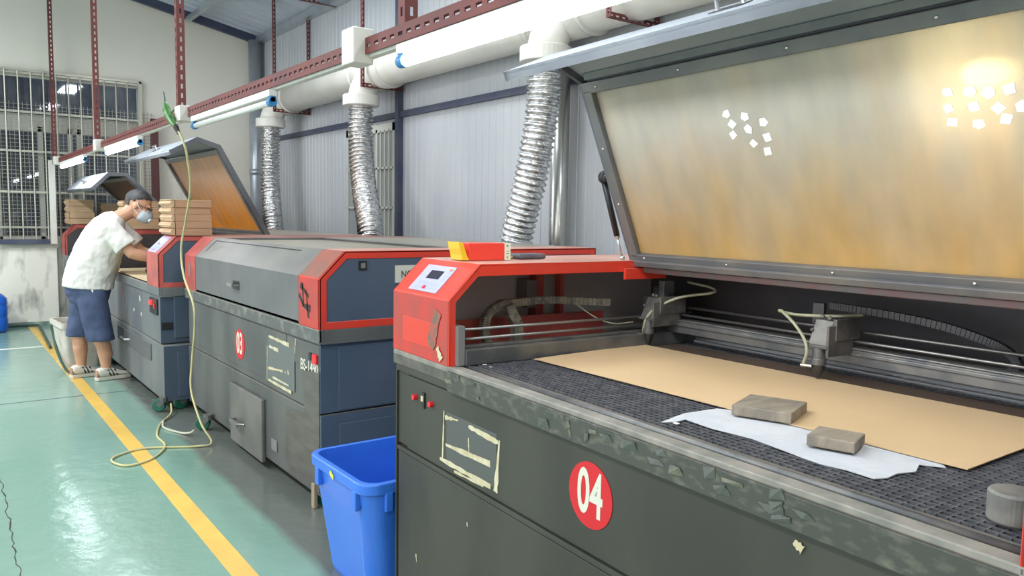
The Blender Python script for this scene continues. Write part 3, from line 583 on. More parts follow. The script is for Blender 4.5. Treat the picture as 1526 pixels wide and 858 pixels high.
def spl(P, n=8):
    V = [Vector(p) for p in P]; V = [V[0]*2-V[1]]+V+[V[-1]*2-V[-2]]; out = []
    for i in range(1, len(V)-2):
        p0, p1, p2, p3 = V[i-1:i+3]
        for k in range(n):
            t = k/n; out.append(.5*((2*p1)+(-p0+p2)*t+(2*p0-5*p1+4*p2-p3)*t*t+(-p0+3*p1-3*p2+p3)*t*t*t))
    return out+[V[-2]]
hosem = mat('air_hose', (.34, .33, .22), .45)
MB().tube(spl([(.905, 1.275, .914), (.90, 1.26, .96), (.91, 1.28, 1.0), (.92, 1.33, 1.045), (.95, 1.40, 1.075), (.98, 1.43, 1.07), (1.0, 1.38, 1.063), (1.0, 1.30, 1.068), (1.02, 1.22, 1.075), (1.08, 1.18, 1.08)]), .0055, 8).build('air_hose', hosem, m4, smooth=True)
h2 = head(m4, Y1-.035, .915)
MB().tube(spl([(.90, Y1-.02, .914), (.895, Y1-.035, .97), (.92, Y1-.06, 1.02), (1.0, Y1-.12, 1.07), (1.08, Y1-.22, 1.095), (1.12, Y1-.18, 1.11), (1.15, Y1-.02, 1.12)]), .0055, 8).build('air_hose', hosem, m4, smooth=True)
MB().box(1.0, 1.06, Y1-.03, Y1+.0, 1.06, 1.13).build('chain_plate', M_['alu'], m4, bev=.002)
# drag chain on the gantry: a plate post then an arch of links
m = MB(); m.box(1.15, 1.165, 1.375, 1.42, .99, 1.095); m.build('chain_plate', M_['alu'], m4, bev=.001)
P = spl([(1.17, 1.36, 1.088), (1.17, 1.27, 1.086), (1.17, 1.1, 1.078), (1.17, .95, 1.062), (1.17, .83, 1.035), (1.17, .77, 1.01), (1.17, .745, .98), (1.17, .76, .955)], 9)
m = MB()
for a, b in zip(P, P[1:]): m.bar(a, a.lerp(b, .86), .024, .021, up=(1, 0, 0)); m.bar(a, b, .016, .015, up=(1, 0, 0))
m.build('drag_chain', mat('chain', (.10, .10, .105), .55), m4)
# taped cable chain inside the far end
m = MB(); P = spl([(.30, Y1+.20, .875), (.27, Y1+.20, .93), (.28, Y1+.20, 1.0), (.34, Y1+.20, 1.04), (.42, Y1+.2, 1.045), (.55, Y1+.2, 1.05), (.70, Y1+.19, 1.04), (.86, Y1+.15, 1.03)], 8)
for a, b in zip(P, P[1:]): m.bar(a, a.lerp(b, .9), .03, .03, up=(0, 1, 0))
m.build('drag_chain', mat('chain_tape', (.26, .23, .17), .5, 0, (.12, .11, .10), 30), m4)
m = MB(); P = spl([(.40, Y1+.17, .88), (.40, Y1+.17, .96), (.37, Y1+.17, 1.01), (.36, Y1+.17, 1.04)], 5)
for a, b in zip(P, P[1:]): m.bar(a, b, .04, .035, up=(0, 1, 0))
m.build('cable_bundle', mat('bundle', (.28, .25, .19), .5, 0, (.15, .14, .12), 40), m4)
MB().tube(spl([(.70, Y1+.18, 1.03), (.74, Y1+.1, .98), (.80, Y1+.05, .955), (.88, Y1+.02, .96)]), .003, 6).build('wire', hosem, m4)
# lid with stained window
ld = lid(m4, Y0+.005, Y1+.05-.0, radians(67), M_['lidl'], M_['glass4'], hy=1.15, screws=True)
m = MB(); m.box(-.80, -.775, Y0+.01, Y1, -.03, -.005); m.build('inner_stiffener', M_['frame'], ld)
g = MB(); g.tube([(.755, Y1+.085, 1.541), (.835, Y1+.085, 1.314)], .0125, 12); g.ell((.752, Y1+.085, 1.55), (.022, .02, .026), 12, 8); g.box(.735, .775, Y1+.05, Y1+.085, 1.53, 1.57)
go = g.build('gas_strut', M_['black'], m4, smooth=True)
MB().tube([(.835, Y1+.085, 1.314), (.868, Y1+.085, 1.218)], .005, 10).ell((.836, Y1+.085, 1.312), .013).ell((.868, Y1+.085, 1.222), .012).build('strut_rod', M_['chrome'], go, smooth=True)
# front details
sticker(m4, 1.278, .638, '04', x=.012)
strips(m4, [((2.098, .69), (2.106, .515), .006, .009), ((2.09, .668), (1.995, .678), .022, .004), ((1.925, .674), (1.74, .665), .016, .018), ((1.925, .634), (1.92, .579), .008, .006), ((2.083, .57), (1.785, .582), .014, .026), ((2.125, .508), (1.78, .508), .016, .018), ((2.02, .49), (1.825, .496), .010, .006), ((1.732, .674), (1.75, .50), .010, .024)], .0118)
MB().prism([(2.08, .512), (2.08, .69), (1.75, .69), (1.75, .512)], .0113, .012, 'x').build('nameplate_patch', mat('patch', (.085, .09, .085), .5), m4)
for yy, c in ((2.321, 'redled'), (2.19, 'redled')):
    MB().tube([(.014, yy, .694), (-.004, yy, .694)], .011, 16).build('indicator_lamp', M_[c], m4, bev=.002)
MB().box(.005, .013, 2.243, 2.265, .665, .725).build('rocker_switch', M_['black'], m4, bev=.002); MB().box(.001, .006, 2.246, 2.262, .692, .712).build('switch_label', M_['cream'], m4)
strips(m4, [((2.307, .08), (2.30, .05), .008, .004), ((1.923, .34), (1.92, .325), .005, .004), ((.64, .745), (.62, .735), .012, .022)], .009, 'tape_residue')
m = MB(); m.prism([(.405, .742+.06), (.385, .745+.055), (.375, .72+.06), (.392, .74+.06)], .001, .003, 'x'); m.build('paper_scrap_stuck', M_['cream'], m4)
# control panel on the bevel
def ctrl(root, ya, yb, u0, u1, v0=.14, v1=.86):
    n = Vector((-1, 0, 1)).normalized()
    def Pt(u, v, h=0): return Vector((.125*v, ya+(yb-ya)*u, 1.09+.125*v)) + n*h
    def slab(a, b, c, d, h0, h1):
        v = [Pt(q, r, h) for h in (h0, h1) for q, r in ((a, c), (b, c), (b, d), (a, d))]; return v, [(3, 2, 1, 0), (4, 5, 6, 7), (0, 1, 5, 4), (1, 2, 6, 5), (2, 3, 7, 6), (3, 0, 4, 7)]
    o = MB().add(*slab(u0, u1, v0, v1, .0003, .003)).build('control_panel', M_['panel'], root)
    du = u1-u0; dv = v1-v0
    MB().add(*slab(u0+du*.28, u0+du*.72, v0+dv*.48, v0+dv*.80, .003, .0036)).build('display', M_['lcd'], o)
    k = MB()
    for i in range(6):
        for j in range(2): k.add(*slab(u0+du*(.12+.13*i), u0+du*(.20+.13*i), v0+dv*(.10+.16*j), v0+dv*(.20+.16*j), .003, .004))
    for j in range(3): k.add(*slab(u0+du*.08, u0+du*.18, v0+dv*(.45+.15*j), v0+dv*(.55+.15*j), .003, .004))
    k.build('keys', M_['key'], o)
    MB().add(*slab(u0+du*.06, u0+du*.16, v0+dv*.84, v0+dv*.92, .003, .005)).build('stop_key', mat('orange_key', (.7, .25, .1), .4), o)
    MB().add(*slab(u0+du*.46, u0+du*.56, v0+dv*.09, v0+dv*.2, .003, .005)).build('start_key', M_['redled'], o)
ctrl(m4, Y1, L4, .27, .76, .1, .82)

# --- machine 03 (closed)
m3 = thing('laser_cutting_machine', 'closed laser cutter numbered 03 with worn red corners, behind the blue bin', 'machine', (1.387, 3.286, 0), 0, 'laser cutting machines in a row')
L3, TN3, TF3 = 2.31, .245, .275
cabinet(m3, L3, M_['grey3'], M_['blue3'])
tower(m3, 0, TN3, M_['red'], M_['blue3'], 0); tower(m3, L3-TF3, L3, M_['redm'], M_['blue3'], 1)
nn = Vector((-1, 0, 1)).normalized()
v = [Vector((.125*t, yy, 1.09+.125*t))+nn*h for h in (.0002, .0014) for t, yy in ((.03, .012), (.03, TN3-.002), (.99, TN3-.002), (.99, .012))]
MB().add(v, [(3, 2, 1, 0), (4, 5, 6, 7), (0, 1, 5, 4), (1, 2, 6, 5), (2, 3, 7, 6), (3, 0, 4, 7)]).build('worn_slope', mat('worn_red_slope', (.34, .09, .06), .5, 0, (.17, .11, .08), 6, 9), m3)
MB().box(-.0015, 0, .012, TN3-.003, .862, 1.088).build('worn_front', M_['redw'], m3)
strips(m3, [((.215, 1.05), (.12, 1.0), .03, .012), ((.19, 1.06), (.185, .95), .01, .02), ((.15, 1.03), (.12, .90), .008, .016), ((.19, .955), (.10, .945), .02, .035), ((.235, 1.0), (.19, .96), .02, .012)], -.0015, 'ink_mark', M_['ink'])
strips(m3, [((L3-.13, 1.04), (L3-.12, .95), .05, .03)], -.0005, 'scuff_mark', M_['innerg'])
lid(m3, TN3, L3-TF3, 0, M_['lidg'], M_['glass3'], hy=1.188)
MB().box(HX+.004, 1.69, TN3, L3-TF3, 1.2, 1.214).build('rear_deck', M_['lidg'], m3, bev=.002)
# groove frame on the lid slope
m = MB(); nn = Vector((-1, 0, 1)).normalized()
def sl3(v, y): return Vector((.125*v, y, 1.09+.125*v))+nn*.0004
for a, b in (((.86, .48), (.86, 1.93)), ((.86, 1.93), (.30, 1.93))): m.bar(sl3(*a), sl3(*b), .004, .002, up=nn)
m.build('slope_groove', M_['black'], m3)
MB().box(.195, .235, -.0015, .004, 1.125, 1.168).build('latch_plate', M_['black'], m3)
MB().box(.204, .226, -.004, 0, 1.135, 1.158).build('latch', M_['innerg'], m3)
sg = MB().box(.385, .52, -.004, .004, 1.060, 1.143).build('sign_plate', mat('sign_cream', (.62, .60, .50), .6), m3)
text_mesh('NO', .05, .0006, .8, 'lettering', M_['ink'], sg, Matrix.Translation((.445, -.0046, 1.098)) @ Matrix.Rotation(pi/2, 4, 'X'))
MB().box(-.002, .01, 0, L3, .795, .857).build('rim_face', mat('rim_face3', (.10, .105, .10), .45, 0, (.24, .24, .22), 12, 9, (.5, .7)), m3, bev=.001)
MB().box(-.004, .002, 0, L3, .852, .8575).build('rim_edge', M_['rail'], m3)
fx = .018
m = MB(); m.box(fx-.004, fx, .45, L3-.04, .50, .78).box(fx-.004, fx, .0+.04, .44, .66, .78); m.build('front_plate', M_['grey3'], m3, bev=.002)
m = MB(); m.prism([(.03, .655), (.20, .64), (.205, .43), (.45, .41), (.46, .085), (.03, .085)], fx-.010, fx-.002, 'x'); m.build('replacement_plate', mat('plate_brown', (.105, .095, .085), .4, .2, (.14, .13, .115), 5, stretch=(1, 1, 4)), m3, bev=.001)
d = MB().box(.012-.022, .012, .76, 1.31, .04, .385).build('door', mat('door_grey', (.115, .115, .105), .5, 0, (.16, .155, .14), 4, 8), m3, bev=.006)
m = MB(); m.tube([(-.01, 1.045, .185), (-.045, 1.06, .19), (-.045, 1.19, .19), (-.01, 1.205, .185)], .008, 8); m.box(-.052, -.04, 1.06, 1.19, .172, .200); m.build('handle', M_['handle'], d, bev=.001)
MB().box(.006, .012, .58, .66, .14, .20).build('outlet_plate', M_['innerg'], m3, bev=.002)
MB().box(-.002, .006, 0, L3, .07, .13).build('kick_strip', M_['grey3'], m3) if 0 else None
sticker(m3, 1.18, .626, '03', .088, x=fx-.004)
strips(m3, [((.70, .738), (.41, .73), .012, .022), ((.69, .685), (.56, .681), .016, .02), ((.722, .684), (.73, .50), .006, .006), ((.713, .567), (.50, .584), .016, .012), ((.47, .585), (.46, .582), .01, .01), ((.43, .60), (.42, .58), .012, .012), ((.715, .503), (.383, .496), .012, .016), ((.65, .528), (.42, .524), .012, .01), ((.32, .776), (.337, .70), .008, .005)], fx-.004)
MB().prism([(.71, .505), (.71, .73), (.34, .73), (.34, .505)], fx-.0045, fx-.004, 'x').build('nameplate_patch', mat('patch3', (.13, .145, .14), .5), m3)
T = Matrix.Translation((fx-.005, .155, .662)) @ Matrix(((0, 0, -1, 0), (-1, 0, 0, 0), (0, 1, 0, 0), (0, 0, 0, 1)))
text_mesh('BS-1490', .075, .0006, .86, 'model_lettering', M_['digit'], m3, T, xs=(.0012, 0))
MB().box(fx-.016, fx-.002, .05, .10, .69, .735).build('rocker_switch', M_['redled'], m3, bev=.003); MB().box(fx-.012, fx-.002, .12, .15, .70, .735).build('rocker_switch', M_['black'], m3, bev=.003)
casters(m3, L3, [(-.05, 1.74, 2.6), (.06, .10, 2.2), (.10, 2.2, 1.0)])
m = MB(); m.box(-.0, .02, .075, .11, 0, .12); m.build('levelling_foot', mat('foot', (.35, .27, .18), .7), m3, bev=.004)

# --- machine 02 (open, worker in front)
m2 = thing('laser_cutting_machine', 'open laser cutter with amber lid window at which the worker stands', 'machine', (1.236, 5.691, 0), 0, 'laser cutting machines in a row')
def open_machine(root, L, TN, TF, ang, mglass, base=.07, lo_near=.0, edge=None):
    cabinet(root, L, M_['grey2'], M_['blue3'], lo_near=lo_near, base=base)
    y0, y1 = TN, L-TF
    tower(root, 0, TN, M_['redm'], M_['blue3'], 0); tower(root, L-TF, L, M_['redm'], M_['blue3'], 1)
    MB().box(HX+.01, 1.69, y0, y1, 1.2, 1.215).build('rear_deck', M_['lidg'], root, bev=.002)
    MB().box(1.3, 1.31, y0, y1, .80, 1.2).build('inner_back_wall', M_['inner'], root)
    MB().box(.03, 1.3, y0, y1, .80, .812).build('bed_tray', M_['inner'], root)
    g = MB(); x = .06
    while x < 1.2: g.box(x, x+.004, y0+.01, y1-.01, .83, .86); x += .03
    y = y0+.02
    while y < y1: g.box(.05, 1.2, y, y+.004, .832, .858); y += .03
    g.build('cutting_grid', M_['grid'], root)
    m = MB(); m.box(.72, .77, y0, y1, .88, .96); m.build('gantry_beam', M_['alu'], root, bev=.003)
    hx = MB(); hx.box(.66, .72, (y0+y1)/2-.04, (y0+y1)/2+.04, .95, 1.05).tube([(.68, (y0+y1)/2, .95), (.68, (y0+y1)/2, .9), (.68, (y0+y1)/2, .875)], [.02, .02, .004], 14); hx.build('laser_head', M_['alu'], root, bev=.002)
    o = lid(root, y0, y1, ang, M_['lidl'], mglass, mframe=M_['frame'])
    return o
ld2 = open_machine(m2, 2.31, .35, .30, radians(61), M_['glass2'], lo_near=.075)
for (a, b, c) in ((.353, 0, 0),):
    g = MB(); g.tube([(.80, .40, 1.42), (.86, .40, 1.26)], .011, 10); go = g.build('gas_strut', M_['black'], m2, smooth=True); MB().tube([(.74, .40, 1.52), (.80, .40, 1.42)], .005, 8).build('strut_rod', M_['chrome'], go)
ctrl(m2, .0, .35, .22, .95, .05, .9)
MB().box(.006, .02, .10, .32, .655, .767).build('switch_plate', M_['black'], m2, bev=.003)
MB().tube([(.01, .24, .735), (-.012, .24, .735)], .018, 16).build('emergency_button', mat('lit_red', (.9, .05, .04), .3, emit=.8), m2, bev=.003); MB().box(.0, .01, .14, .18, .70, .73).build('rocker_switch', M_['redled'], m2)
m = MB(); m.box(.004, .014, .31, 1.56, .30, .42); m.build('door', mat('door_far', (.10, .105, .11), .45), m2, bev=.004)
MB().box(.0, .0045, 1.30, 1.52, .305, .415).build('door_recess', mat('recess_blue', (.02, .025, .05), .6), m2)
MB().tube([(.005, 1.05, .355), (-.03, 1.06, .355), (-.03, 1.22, .355), (.005, 1.23, .355)], .01, 8).build('handle', M_['handle'], m2)
strips(m2, [((.70, .74), (.68, .70), .02, .03), ((.92, .62), (.91, .60), .02, .02), ((.66, .615), (.65, .59), .02, .02)], .017, 'tape_residue', M_['white'])
strips(m2, [((1.36, .75), (1.30, .62), .05, .04)], .017, 'pink_smear', mat('pink', (.45, .20, .26), .6))
MB().box(.10, .35, -.0, .018, .50, .80).build('side_cover', M_['blue3'], m2, bev=.004)
MB().box(.02, .09, .014, .022, .56, .61).build('side_latch', M_['black'], m2)
casters(m2, 2.31, [(-.02, -.03, 2.6), (.12, -.02, 3.3), (.05, 2.1, 2)])
# --- machine 01
m1 = thing('laser_cutting_machine', 'farthest laser cutter with brown raised lid below the barred window', 'machine', (1.239, 8.22, 0), 0, 'laser cutting machines in a row')
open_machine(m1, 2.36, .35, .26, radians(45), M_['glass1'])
casters(m1, 2.36, [(.05, .1, 2.2), (.05, 2.2, 2)])

# lamp behind the raised near lid, seen glowing through its window
def m4w(x, y, z):
    a = radians(-3.2); return (O4[0]+S4*(cos(a)*x-sin(a)*y), O4[1]+S4*(sin(a)*x+cos(a)*y), O4[2]+S4*z)
g = thing('work_lamp', 'bright lamp glowing through the stained window of the raised near lid', 'lamp', m4w(.755, .70, 1.758), radians(-3.2))
MB().ell((0, 0, 0), (.026, .045, .026), 20, 12).build('bulb', mat('bulb_glow', (1, .90, .62), .5, emit=800), g, smooth=True)
m = MB(); m.box(.028, .04, -.06, .06, -.03, .03).tube([(.034, 0, 0), (.10, 0, .03), (.40, 0, -.30), (.40, 0, -.46)], .008, 8); m.tube([(.40, 0, -.475), (.40, 0, -.46)], .05, 16); m.build('bracket', M_['black'], g)

# ---------------------------------------------------------------- things on machine 04
def ms(mb, name, m, **k):
    o = mb.build(name, m, **k); o.location = O4; o.rotation_euler = (0, 0, radians(-3.2)); o.scale = (S4, S4, S4); return o
ms(MB().prism([(.90, .60), (.90, 2.0), (1.06, 2.0), (1.13, .30)], .8623, .8655, 'z'), 'board', M_['brown'], label='dark brown board lying on the grid behind the kraft sheet', cat='board')
ms(MB().prism([(.32, 1.985), (.909, 2.045), (.985, .52), (.388, .50)], .8672, .8697, 'z'), 'kraft_sheet', M_['kraft'], label='large flat kraft cardboard sheet on the bed of machine 04', cat='sheet')
pl = [(.105, 1.117), (.225, 1.151), (.345, 1.143), (.40, 1.053), (.43, .60), (.375, .537), (.344, .578), (.29, .556), (.246, .57), (.20, .565), (.171, .576), (.172, .639), (.160, .69), (.164, .733), (.176, .807), (.189, .899), (.174, 1.011), (.178, 1.06), (.181, 1.104), (.14, 1.10)]
ms(MB().prism(pl, .8630, .8650, 'z'), 'crumpled_paper', M_['paper'], label='white crumpled paper under the edge of the kraft sheet', cat='paper')
def block(cx, cy, a, lx, ly, h, z0, lab):
    M = Matrix.Translation((cx, cy, z0)) @ Matrix.Rotation(a, 4, 'Z'); m = MB(); m.box(-lx/2, lx/2, -ly/2, ly/2, 0, h, M); return ms(m, 'weight_block', M_['wood'], bev=.003, label=lab, cat='weight', group='flat weights on the sheet')
block(.41, 1.02, radians(22), .16, .155, .028, .870, 'larger square dusty weight lying on the kraft sheet and white paper')
block(.30, .75, radians(20), .10, .105, .026, .8705, 'smaller square dusty weight lying on the white paper')
m = MB(); m.tube([(.172, .318, .863), (.172, .318, .868), (.172, .318, .915), (.172, .318, .920)], [.039, .042, .042, .038], 36); ms(m, 'round_weight', mat('round_metal', (.17, .165, .15), .55, .3, (.30, .29, .26), 12, 8), smooth=False, bev=.002, label='round grey metal weight on the grid at the near end of machine 04', cat='weight')
random.seed(11)
def scrap(x, y, s, z, lab, k=4, grp=None):
    m = MB(); a0 = random.uniform(0, 6); m.prism([(x+s*random.uniform(.6, 1.1)*cos(a0+2*pi*i/k), y+s*random.uniform(.6, 1.1)*sin(a0+2*pi*i/k)) for i in range(k)], z, z+.0012, 'z')
    ms(m, 'paper_scrap', M_['white'], label=lab, cat='scrap', group=grp)
for x, y, s, k in ((1.222, 1.197, .018, 3), (1.235, 1.11, .010, 4), (1.231, 1.051, .012, 4), (1.232, .95, .012, 4), (1.222, .747, .016, 3), (1.235, .85, .012, 4), (1.245, 1.155, .008, 4)):
    scrap(x, y, s, .8665, 'small white paper scrap on the rear ledge behind the gantry', k, 'scraps on the rear ledge')
scrap(.12, 2.0, .012, .863, 'white scrap on the grid at the foot of the red control housing', 4, 'scraps on the grid'); scrap(.115, 1.955, .008, .863, 'tiny white scrap on the grid near the control housing', 4, 'scraps on the grid')
scrap(.126, 1.085, .012, .866, 'pinkish white scrap at the left tip of the crumpled paper', 4, 'scraps on the grid')
# paper stickers on the inside of the lid window
def lidscrap(y, v, grp, lab, s=.0155):
    k = random.choice([4, 4, 5]); a0 = random.uniform(0, 2); m = MB()
    m.prism([(-v+s*random.uniform(.85, 1.25)*cos(a0+2*pi*i/k), y+s*random.uniform(.9, 1.35)*sin(a0+2*pi*i/k)) for i in range(k)], -.0105, -.0088, 'z')
    o = m.build('stuck_paper', M_['white'], label=lab, cat='paper scrap', group=grp)
    o.matrix_world = Matrix.Translation(O4) @ Matrix.Rotation(radians(-3.2), 4, 'Z') @ Matrix.Scale(S4, 4) @ Matrix.Translation((HX, 0, HZ)) @ Matrix.Rotation(radians(67), 4, 'Y')
for y, v in [(1.439, .573), (1.427, .538), (1.432, .505), (1.372, .557), (1.368, .517), (1.361, .469), (1.305, .533), (1.304, .485), (1.313, .44)]: lidscrap(y, v, 'left cluster of paper pieces', 'small white paper piece in the left cluster on the raised near lid window')
for y, v in [(.747, .557), (.692, .553), (.651, .546), (.606, .546), (.749, .516), (.689, .514), (.634, .504), (.744, .48), (.683, .469), (.62, .475), (.584, .502)]: lidscrap(y, v, 'right cluster of paper pieces', 'small white paper piece in the right cluster over the glowing lamp', .0155)
# red box with yellow lining on top of the control housing
bx = thing('carton', 'open red carton with yellow lining lying on the red control housing', 'box', O4, radians(-3.2)); bx.scale = (S4, S4, S4)
MB().box(.178, .338, Y1+.17, Y1+.27, 1.217, 1.282).build('sleeve', mat('carton_red', (.80, .06, .04), .35), bx, bev=.002)
m = MB(); P = [(.178, 1.2175), (.168, 1.235), (.160, 1.255), (.150, 1.283), (.130, 1.287), (.134, 1.262), (.142, 1.24), (.144, 1.219)]; m.prism(P, Y1+.165, Y1+.25)
m.build('lining', mat('yellow_film', (.80, .50, .03), .3), bx, bev=.002)
e = MB().box(.338, .364, Y1+.168, Y1+.272, 1.217, 1.281).build('end_label', mat('label_cream', (.75, .76, .62), .6), bx)
m = MB(); 
for a, b, c, d in ((.345, .353, 1.268, 1.276), (.347, .352, 1.224, 1.231), (.344, .357, 1.240, 1.243), (.346, .357, 1.25, 1.252)): m.box(a, b, Y1+.1668, Y1+.168, c, d)
m.build('label_print', mat('green_print', (.10, .35, .2), .6), e)
m = MB(); m.box(.43, .56, Y1+.2, Y1+.28, 1.2165, 1.237); ms(m, 'pouch', mat('pouch_grey', (.085, .085, .11), .6, 0, (.12, .12, .14), 9), bev=.007, label='flat dark grey pouch on the top of the red control housing', cat='pouch')
m = MB(); m.bar((.385, Y1+.24, 1.2215), (.425, Y1+.25, 1.2235), .012, .008); ms(m, 'cutter_knife', mat('knife_yellow', (.75, .60, .08), .4), bev=.002, label='small yellow knife handle between the red carton and the grey pouch', cat='knife')
# cardboard stacks
def stack(name, x0, x1, y0, y1, z0, z1, lab, n, side=None):
    g = thing(name, lab, 'cardboard stack', (x0, y0, z0), group='cardboard stacks on the machines'); h = (z1-z0)/n; k = 0
    for q in range(n):
        dx, dy = random.uniform(-.006, .006), random.uniform(-.006, .006); m = MB()
        m.box(dx, x1-x0+dx, dy, y1-y0+dy, q*h+.001, (q+1)*h-.0005); m.build('sheet_bundle', M_['kraftb'] if y0 < 7 else M_['kraftl'], g, bev=.0012)
        m = MB(); P = []                                             # wavy fluted left edge
        for j in range(9): P.append((-.012-.014*sin(pi*j/8)+random.uniform(-.006, .006), q*h+.002+(h-.004)*j/8))
        P += [(.0, (q+1)*h-.003), (.0, q*h+.003)]; m.prism(P, dy-.004, y1-y0+dy); m.build('bundle_edge', M_['kraftl'], g)
    MB().box(-.02, x1-x0+.004, -.004, y1-y0, z1-z0, z1-z0+.004).build('top_sheet', M_['kraft'], g)
stack('cardboard_stack', 1.355, 1.60, 5.71, 6.05, 1.217, 1.462, 'tall stack of brown cardboard on the red housing right of the worker', 5)
stack('cardboard_stack', 1.42, 1.70, 7.72, 7.98, 1.217, 1.470, 'stack of brown cardboard behind the head of the worker', 5)
stack('cardboard_stack', 1.30, 1.56, 10.36, 10.56, 1.217, 1.50, 'stack of brown cardboard farthest left, below the barred window', 4)
stack('cardboard_stack', 1.66, 1.92, 10.36, 10.56, 1.217, 1.46, 'low cardboard stack partly hidden behind the shoulders of the worker', 3)
# plywood sheet and dark tools on bed 02
MB().prism([(1.27, 6.1), (1.27, 7.6), (1.85, 7.6), (1.85, 6.1)], .861, .872, 'z').build('plywood_sheet', mat('ply', (.62, .50, .30), .7, 0, (.56, .44, .27), 4), label='pale plywood sheet on the bed in front of the worker', cat='sheet')
MB().box(1.42, 1.85, 6.25, 7.0, .8725, .90).build('cut_frame', M_['inner'], label='dark cut panel lying on the pale plywood sheet', cat='panel', bev=.004)

# ---------------------------------------------------------------- hanging cable, bin, jug, tub
cpts = [(1.10, 4.52, 1.82), (1.10, 4.46, 1.79), (1.11, 4.43, 1.74), (1.13, 4.46, 1.68), (1.18, 4.60, 1.52), (1.25, 5.0, 1.322), (1.25, 5.12, 1.151), (1.25, 5.07, .986), (1.26, 4.90, .82), (1.27, 4.92, .67), (1.27, 5.0, .445), (1.25, 4.95, .28), (1.25, 4.74, .12), (1.285, 4.655, .02), (1.2, 4.66, .0075), (.95, 4.78, .0075), (.79, 4.72, .0075), (.745, 4.62, .0075), (.80, 4.50, .0075), (.93, 4.55, .0075), (1.05, 4.76, .0075), (1.06, 5.0, .0075), (1.11, 5.20, .0075), (1.16, 5.33, .0075), (1.25, 5.48, .02), (1.28, 5.6, .06)]
cb = thing('hanging_cable', 'yellow cable hanging from the light rail and looping on the floor', 'cable', (0, 0, 0))
MB().tube(spl(cpts, 10), .0065, 8).build('cord', M_['cable'], cb, smooth=True)
MB().tube(spl([(1.16, 5.30, .02), (1.14, 5.18, .0075), (1.2, 5.0, .0075), (1.235, 4.93, .02), (1.25, 4.90, .04)], 8), .007, 8).build('cord', mat('cable_pale', (.55, .55, .42), .5), cb, smooth=True)
m = MB(); m.tube(spl([(1.17, 5.02, 2.02), (1.18, 4.99, 1.99), (1.19, 4.96, 1.95), (1.21, 4.92, 1.90), (1.22, 4.89, 1.85)], 4), [.008]*3+[.02]*4+[.024]*4+[.018]*4+[.014, .012], 10) if 0 else None
P = spl([(1.10, 4.818, 2.064), (1.10, 4.80, 2.03), (1.10, 4.79, 2.00)], 5)
MB().tube(P, .004, 8).build('cord', M_['cabled'], cb, smooth=True)
P = spl([(1.10, 4.795, 2.005), (1.10, 4.77, 1.975), (1.10, 4.75, 1.948), (1.10, 4.68, 1.905), (1.10, 4.62, 1.870), (1.10, 4.56, 1.842)], 3); n = len(P)
rs = [[.004, .010, .016, .019, .021, .022, .020, .023, .021, .024, .020, .018, .016, .012, .010, .009][min(k, 15)] for k in range(n)]
MB().tube(P, rs, 9).build('taped_connector', M_['plug'], cb)
MB().tube(spl([(1.10, 4.57, 1.85), (1.10, 4.54, 1.83), (1.10, 4.50, 1.805)], 4), [.014, .014, .016, .014, .014, .012, .011, .010, .009], 9).build('plug', M_['ink'], cb)
MB().tube([(1.10, 4.70, 1.92), (1.13, 4.72, 1.955), (1.165, 4.74, 1.963)], .004, 6).build('tie', M_['cabled'], cb)
# blue bin
def rrect(cx, cy, hx, hy, r, n=12):
    out = []
    for sx, sy, a0 in ((1, 1, 0), (-1, 1, pi/2), (-1, -1, pi), (1, -1, 3*pi/2)):
        for k in range(n+1): a = a0+pi/2*k/n; out.append((cx+sx*(hx-r)+r*cos(a), cy+sy*(hy-r)+r*sin(a)))
    return out
BN = thing('plastic_bin', 'large blue plastic bin between machine 03 and machine 04', 'bin', (1.47, 2.58, 0), 0)
hx, hy = .32, .245
secs = [(0.0, .82), (.02, .84), (.415, 1.0), (.42, 1.035), (.455, 1.04), (.46, 1.03)]; m = MB()
loops = [[(p[0], p[1], z) for p in rrect(0, 0, hx*s, hy*s, .07)] for z, s in secs] + [[(p[0], p[1], z) for p in rrect(0, 0, hx*s-.012, hy*s-.012, .06)] for z, s in ((.46, 1.0), (.40, .985), (.02, .82))]
n = len(loops[0]); v = [p for l in loops for p in l]; f = [(i*n+k, i*n+(k+1) % n, (i+1)*n+(k+1) % n, (i+1)*n+k) for i in range(len(loops)-1) for k in range(n)]
f += [tuple(range(n)), tuple((len(loops)-1)*n+k for k in range(n))]; m.add(v, f); bo = m.build('tub', M_['bin'], BN, smooth=False, bev=.003)
m = MB()
for yy in (-.19, .13):
    MB().box(-hx*1.04-.002, -hx*.98, yy, yy+.035, .355, .425).build('rim_rib', M_['bin'], BN, bev=.004)
for xx in (-.25, -.12, .06, .2):
    MB().box(xx, xx+.03, -hy*1.045, -hy*.98, .355, .425).build('rim_rib', M_['bin'], BN, bev=.004)
strips(BN, [((.02, .44), (-.01, .425), .02, .02)], -hx*1.045, 'yellow_tape_scrap', mat('tape_lime', (.7, .7, .06), .5))
# blue water jug at the back wall
J = thing('water_jug', 'blue plastic water jug at the back wall, cut by the left edge', 'water jug', (.52, 10.35, 0))
m = MB(); prof = [(0, .10), (.02, .135), (.06, .14), (.16, .14), (.17, .132), (.19, .14), (.29, .14), (.30, .132), (.32, .14), (.38, .135), (.43, .09), (.45, .035), (.49, .03)]
m.tube([(0, 0, z) for z, r in prof], [r for z, r in prof], 28); m.build('bottle', M_['jug'], J, smooth=True)
MB().tube([(0, 0, .485), (0, 0, .51)], .034, 16).build('cap', M_['white'], J, bev=.003)
